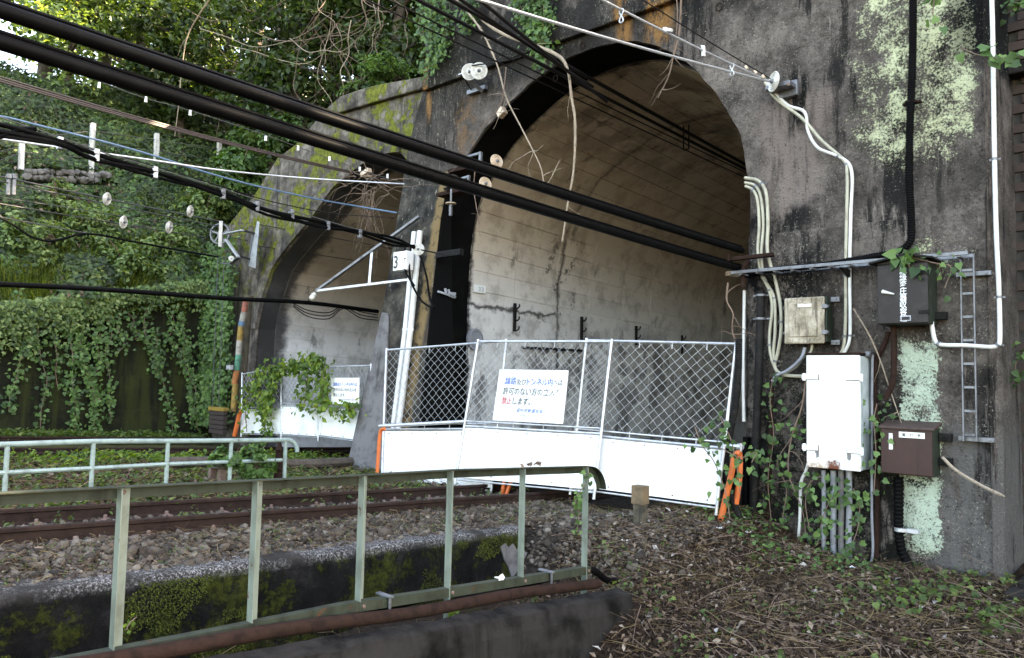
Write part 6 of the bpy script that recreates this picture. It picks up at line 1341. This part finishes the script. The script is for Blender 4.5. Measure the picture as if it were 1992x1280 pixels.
bare('long thin vine crossing from the top over the double insulator to the arch', [aY(x, y, 9.3) for x, y in ((880, -10), (930, 50), (965, 120), (985, 190), (1015, 250), (1050, 320), (1062, 360), (1090, 310))], .018, None, 'vine', 8, .6)
bare('bundle of thin roots hanging under the arch crown', [aY(x, y, 9.7) for x, y in ((1325, 0), (1322, 60), (1310, 110), (1300, 150), (1280, 190))], .016, None, 'twig', 6, .45)
bare('thin root running down the orange seep above the arch', [aY(x, y, 9.7) for x, y in ((1316, -10), (1318, 40), (1312, 90), (1304, 140))], .009, None, 'twig', 3, .35)
bare('pale hanging stem crossing in front of the thick cables on the left', [aY(x, y, 8.0) for x, y in ((420, -20), (380, 40), (362, 80), (352, 150), (348, 200), (340, 265))], .018, None, 'vine', 2, .6)
bare('thin vine hanging beside the pillar brackets', [aY(x, y, 9.2) for x, y in ((985, 130), (975, 200), (945, 240), (925, 260), (900, 300))], .012, None, 'twig', 4, .5)
bare('thin bare vine hanging down over the brackets to the lower insulator', [aY(x, y, 9.15) for x, y in ((925, 320), (922, 370), (930, 420), (934, 460))], .009, None, 'twig', 3, .3)
bare('brown dead runner twisting down beside the cable ladder end', [aY(x, y, 9.45) for x, y in ((1416, 550), (1414, 585), (1426, 610), (1424, 640), (1432, 668))], .014, None, 'twig', 6, .4)
bare('thin dry vine on the wall from the cream box to the brown switch box', [aY(x, y, 9.72) for x, y in ((1660, 600), (1690, 650), (1712, 700), (1732, 760), (1756, 830))], .011, None, 'vine', 3, .35)
bare('dead stem leaning on the wall left of the white cabinet', [aY(x, y, 9.55) for x, y in ((1570, 720), (1560, 790), (1540, 850), (1534, 920), (1560, 990), (1568, 1045))], .012, None, 'twig', 6, .4)
gb = 'bare vines hanging before the dark forest'
ORD = ['first', 'second', 'third', 'fourth', 'fifth', 'sixth', 'seventh', 'eighth', 'ninth', 'tenth', 'eleventh', 'twelfth', 'thirteenth', 'fourteenth', 'fifteenth', 'sixteenth', 'seventeenth', 'eighteenth', 'nineteenth', 'twentieth', 'twenty-first', 'twenty-second', 'twenty-third', 'twenty-fourth']
vx = sorted(random.uniform(400, 880) for _ in range(24))
for i in range(24):
    x = vx[i]; y = random.uniform(-30, 60); L_ = random.uniform(80, 230); Y_ = random.uniform(9.6, 11.5) if x > 560 else random.uniform(9.5, 12)
    if x < 620: Y_ = random.uniform(11, 13)
    pts = [aY(x, y, Y_)]; cx = x
    for k in range(1, 6): cx += random.gauss(0, 16); pts.append(aY(cx, y+L_*k/5, Y_+random.gauss(0, .1)))
    bare(ORD[i]+' from the left of the bare vines hanging before the dark forest', pts, random.uniform(.007, .016), gb, 'twig' if i % 3 else 'vine', 3, .8)
lx = sorted(random.uniform(330, 620) for _ in range(9))
for i in range(9):
    x = lx[i]; x1 = x+random.uniform(120, 260); y = random.uniform(0, 110); Y_ = random.uniform(10, 12)
    bare(ORD[i]+' from the left of the vines looping sideways before the forest', [aY(x+(x1-x)*t, y+50*sin(t*3.1)*random.uniform(.6, 1.2)-30*t, Y_) for t in np.linspace(0, 1, 6)], .012, 'looping bare vines', 'vine' if i % 2 else 'twig', 3, .7)
T = thing('dry_vine_tangle', 'tangle of dry reddish twigs hanging in the mouth of the left tunnel', 'vine', aY(712, 340, 9.6))
for i in range(34):
    a = aY(random.uniform(660, 760), random.uniform(330, 380), 9.6); sd = random.choice([-1, -1, 1]); pts, r_ = twig(a, (sd*random.uniform(.2, 1.2), random.gauss(0, .2), random.uniform(-.2, .8)), random.uniform(.6, 1.7), .009, .14, 10, .10)
    b = MB(); b.tube(pts, r_, 4); b.build('twig', M['twig'], T, True)
for i in range(16):
    a = aY(random.uniform(700, 735), random.uniform(350, 420), 9.6); pts, r_ = twig(a, (random.gauss(0, .15), 0, -1), random.uniform(.6, 1.9), .008, .1, 10, .02); b = MB(); b.tube(pts, r_, 4); b.build('twig', M['twig'], T, True)

# ------------------------------------------------------------------ ballast, litter, weeds
ico_v = []
g_ = (1+5**.5)/2
ico_v = np.array([(-1, g_, 0), (1, g_, 0), (-1, -g_, 0), (1, -g_, 0), (0, -1, g_), (0, 1, g_), (0, -1, -g_), (0, 1, -g_), (g_, 0, -1), (g_, 0, 1), (-g_, 0, -1), (-g_, 0, 1)])/1.9
ico_f = np.array([(0, 11, 5), (0, 5, 1), (0, 1, 7), (0, 7, 10), (0, 10, 11), (1, 5, 9), (5, 11, 4), (11, 10, 2), (10, 7, 6), (7, 1, 8), (3, 9, 4), (3, 4, 2), (3, 2, 6), (3, 6, 8), (3, 8, 9), (4, 9, 5), (2, 4, 11), (6, 2, 10), (8, 6, 7), (9, 8, 1)])
def stones(n, X, Y, r, sink=.35):
    z = G(X, Y); k = rng.uniform(.7, 1.3, (n, 1, 3))*np.array([1, 1, .7]); v = ico_v[None]*(1+rng.uniform(-.22, .22, (n, 12, 1)))*k*r[:, None, None]
    an = rs(0, 6.28, n); c, s = np.cos(an)[:, None], np.sin(an)[:, None]; tl_ = rng.normal(0, .35, (n, 2)); x_ = v[..., 0]*c-v[..., 1]*s; y_ = v[..., 0]*s+v[..., 1]*c; z_ = v[..., 2]+x_*tl_[:, :1]+y_*tl_[:, 1:]
    vv = np.stack([x_+X[:, None], y_+Y[:, None], z_+(z+r*sink*.7)[:, None]], -1).reshape(-1, 3); return vv, (ico_f[None]+(np.arange(n)*12)[:, None, None]).reshape(-1, 3)
n = 14500; X = np.concatenate([rs(-7.38, -6.25, 9500), rs(-8.4, -7.55, 1800), rs(-9.4, -8.6, 1200), rs(-6.1, -4.6, 2000)]); Y = np.concatenate([rs(1.2, 8.8, 9500), rs(1.5, 9, 1800), rs(1.8, 9, 1200), rs(6.7, 9.3, 2000)])
vv, ff = stones(n, X, Y, rng.gamma(4, .0048, n)+.008); o = np_mesh('ballast', vv, ff, M['stone']); o['kind'] = 'stuff'
gs = 'larger loose ballast stones'
for i in range(40):
    X = np.array([random.choice([random.uniform(-7.3, -6.15), random.uniform(-7.3, -6.15), random.uniform(-5.9, -4.2)])]); Y = np.array([random.uniform(1.6, 6.6) if X[0] < -6 else random.uniform(6.9, 8.9)])
    vv, ff = stones(1, X, Y, np.array([random.uniform(.04, .06)]), .6); c0 = V(vv.mean(0)); o = np_mesh('stone', vv-np.array(c0), ff, M['stone']); o.location = c0; tag(o, 'larger rough ballast stone lying loose beside the near track', 'stone', gs)
def litter(name, n, region, size, mat, tilt=.5, W=.55, lift=.02, kind='stuff', heart=False):
    X, Y = region(n); z = G(X, Y)+rng.random(len(X))*lift+.004; Nn = np.stack([rng.normal(0, tilt, len(X)), rng.normal(0, tilt, len(X)), np.ones(len(X))], 1)
    P = np.stack([X, Y, z], 1); d = rng.normal(0, 1, (len(X), 3)); o = leaves(name, P, Nn, rs(size[0], size[1], len(X)), mat, None, heart, W, kind, 120); return o
def reg_right(n):
    X = rs(-5.6, .3, n); Y = rs(4.6, 9.8, n); m = ~((X < -3.95) & (Y < 6.2)); return X[m], Y[m]
def reg_strip(n): return rs(-4.9, -4.22, n), rs(.5, 6.2, n)
def reg_mid(n): return rs(-15, -8.8, n), rs(2, 9.6, n)
def reg_near(n):
    X = rs(-7.4, -6.1, n); Y = rs(1.2, 9, n); return X, Y
litter('dead_leaves', 21000, reg_right, (.02, .08), M['litter'], .75, .55, .06)
litter('pale_dead_leaves', 260, reg_right, (.05, .10), M['paleleaf'], .6, .6, .06)
litter('dead_leaves', 2600, reg_strip, (.03, .07), M['litter'], .6, .6, .03)
litter('dead_leaves', 14000, reg_mid, (.05, .12), M['litter'], .6, .6, .05)
litter('dead_leaves', 4200, reg_near, (.025, .06), M['litter'], .6, .6, .04)
def straws(name, n, region, L, mat, r=.0022, up=.25):
    X, Y = region(n); n = len(X); z = G(X, Y)+rng.random(n)*.05+.008; a = rs(0, 6.28, n); l = rs(L[0], L[1], n)
    d = np.stack([np.cos(a), np.sin(a), rng.normal(0, up, n)], 1)*l[:, None]; P = np.stack([X, Y, z], 1); b2 = np.stack([-np.sin(a), np.cos(a), np.zeros(n)], 1); k = rs(-.25, .25, n)[:, None]*l[:, None]
    pts = [P, P+d*.5+b2*k+np.array([0, 0, .03])*rng.random((n, 1)), P+d+b2*k*.3]; x, y, kk = proj(P); m = (x > -100) & (x < 2100) & (y > 0) & (y < 1400); vv = []; ff = []
    up_ = np.array([0, 0, 1.])*r*1.3; s = b2*r
    for p in pts: vv += [p-s, p+s, p+up_]
    V_ = np.stack(vv, 1)[m].reshape(-1, 3); f = []
    for i in range(2):
        for j in range(3): a_, c_ = i*3+j, i*3+(j+1) % 3; f += [(a_, c_, c_+3), (a_, c_+3, a_+3)]
    F_ = (np.array(f)[None]+(np.arange(m.sum())*9)[:, None, None]).reshape(-1, 3); o = np_mesh(name, V_, F_, mat); o['kind'] = 'stuff'
straws('dry_straw', 8200, reg_right, (.06, .38), M['straw'], .0019)
straws('twigs', 900, reg_right, (.12, .5), M['twig'], .0035)
straws('dry_straw', 700, reg_strip, (.08, .25), M['straw'])
straws('dry_straw', 9000, reg_mid, (.08, .35), M['straw'], .0045)
straws('dry_straw', 1800, reg_near, (.06, .2), M['straw'])
def clumps(name, nc, region, per, rad, size, mat, h=.06, W=.5, heart=False):
    X, Y = region(nc); P = []
    for x, y in zip(X, Y):
        m = int(per*random.uniform(.4, 1.6)); q_ = np.stack([x+rng.normal(0, rad, m), y+rng.normal(0, rad, m), np.zeros(m)], 1); q_[:, 2] = G(q_[:, 0], q_[:, 1])+rng.random(m)*h; P.append(q_)
    P = np.concatenate(P); return leaves(name, P, np.array([0, -.3, 1]), rs(size[0], size[1], len(P)), mat, None, heart, W, 'stuff', 120)
clumps('weeds', 150, reg_right, 12, .09, (.02, .06), M['weed'], .09, heart=True)
clumps('weeds', 40, lambda n: (rs(-5.2, -3.2, n), rs(8.7, 9.7, n)), 13, .10, (.035, .07), M['ivy'], .14, heart=True)
clumps('weeds', 30, lambda n: (rs(-2.8, -1.4, n), rs(7.8, 9.7, n)), 14, .12, (.035, .08), M['weed'], .12, heart=True)
clumps('weeds', 210, reg_near, 12, .06, (.015, .04), M['weed'], .08, .35)
clumps('weeds', 30, reg_strip, 8, .05, (.02, .05), M['weed'], .06, .4)
clumps('low_weeds', 400, reg_mid, 20, .22, (.05, .12), M['weed'], .13)
clumps('low_weeds', 60, lambda n: (rs(-14.8, -13.5, n), rs(2, 9.5, n)), 40, .25, (.06, .14), M['vineleaf'], .22)
clumps('weeds', 40, lambda n: (rs(-8.5, -7.5, n), rs(2, 9, n)), 8, .06, (.03, .07), M['weed'], .12)
clumps('wall_foot_weeds', 160, lambda n: (rs(-20.3, -19.3, n), rs(2, 9.4, n)), 40, .2, (.06, .14), M['weed'], .25)
# a few named plants
bush('leafy shrub growing around the pipe railing beside the iron post', aX(500, 893, -10.35), .30, 900, M['ivy'], (.06, .12), 'shrub', 'shrub', heart=True)
bush('small broad-leaved shrub at the fourth post of the pipe railing', aX(448, 893, -10.3), .22, 500, M['ivy'], (.07, .13), 'shrub', 'shrub', heart=True)
strand('leafy weed growing up the last post of the front railing', [aX(1122, 1035, -4.36), aX(1126, 1000, -4.36), aX(1120, 970, -4.36), aX(1140, 940, -4.36), aX(1146, 920, -4.3)], M['ivy'], 34, (.03, .06), (.02, .02, .02), (1, -.6, .3), r=.003)
strand('yellow-green weed at the foot of the fourth railing post', [aX(878, 1215, -4.3), aX(880, 1200, -4.3), aX(886, 1186, -4.3)], M['vineleaf'], 10, (.03, .06), (.015, .015, .015), (1, -.6, .4), r=.003)
strand('thin weed standing before the platform wall beside the first railing post', [aX(246, 1225, -4.7), aX(252, 1212, -4.7), aX(266, 1200, -4.7)], M['vineleaf'], 6, (.018, .035), (.01, .015, .015), (1, -.4, .3), r=.003)
b = MB()
for i in range(9):
    p = V((X_+.03+random.gauss(0, .012), 4.95+random.gauss(0, .06), rz(4.95)+.012+random.random()*.02)); a = random.uniform(0, 3.1); u = V((cos(a)*.5, sin(a), random.gauss(0, .4)))*.035; v2 = V((-sin(a), cos(a), random.gauss(0, .5)))*.02; b.add([p-u, p+v2, p+u+V((0, 0, .012)), p-v2], [(0, 1, 2), (0, 2, 3)])
tag(b.build('withered_leaves', M['litter']), 'withered brown leaves lying on the top rail of the front railing', 'leaves')
p = V((X_+.05, aX(965, 1133, X_).y, bz(aX(965, 1133, X_).y)+.02)); b = MB(); T = thing('flower', 'fallen white trumpet flower on the bottom rail of the front railing', 'flower', p)
for k in range(5):
    a = k*1.256; u = V((.3, cos(a), sin(a)))*.035; v2 = V((0, -sin(a), cos(a)))*.02; b = MB(); b.add([p, p+u*.7+v2, p+u*1.1, p+u*.7-v2], [(0, 1, 2), (0, 2, 3)]); b.build('petal', M['petal'], T)
b = MB(); b.tube([p, p+V((-.02, -.05, .01))], [.012, .004], 8); b.build('tube', M['petal'], T, True)
for i, (x, y, Y_) in enumerate(((1400, 985, 8.7), (1455, 1025, 9.0), (1658, 1083, 9.2), (1215, 1075, 7.4), (1105, 1138, 5.9))):
    p = aY(x, y, Y_); z = float(G(p.x, p.y)); p = V((p.x, p.y, z+.03)); b = MB()
    for k in range(4): a = k*1.57+i; u = V((cos(a), sin(a), .5))*.045; v2 = V((-sin(a), cos(a), 0))*.022; b.add([p, p+u*.6+v2, p+u, p+u*.6-v2], [(0, 1, 2), (0, 2, 3)])
    tag(b.build('fallen_flower', M['petal']), ['small white fallen flower by the orange pipes', 'crumpled white flower at the foot of the drain pipe', 'pale fallen petal at the foot of the grey conduits', 'white petal on the rubble slope behind the last railing post', 'pale petal on the rusty pipe by the last railing post'][i], 'flower', 'fallen white flowers')
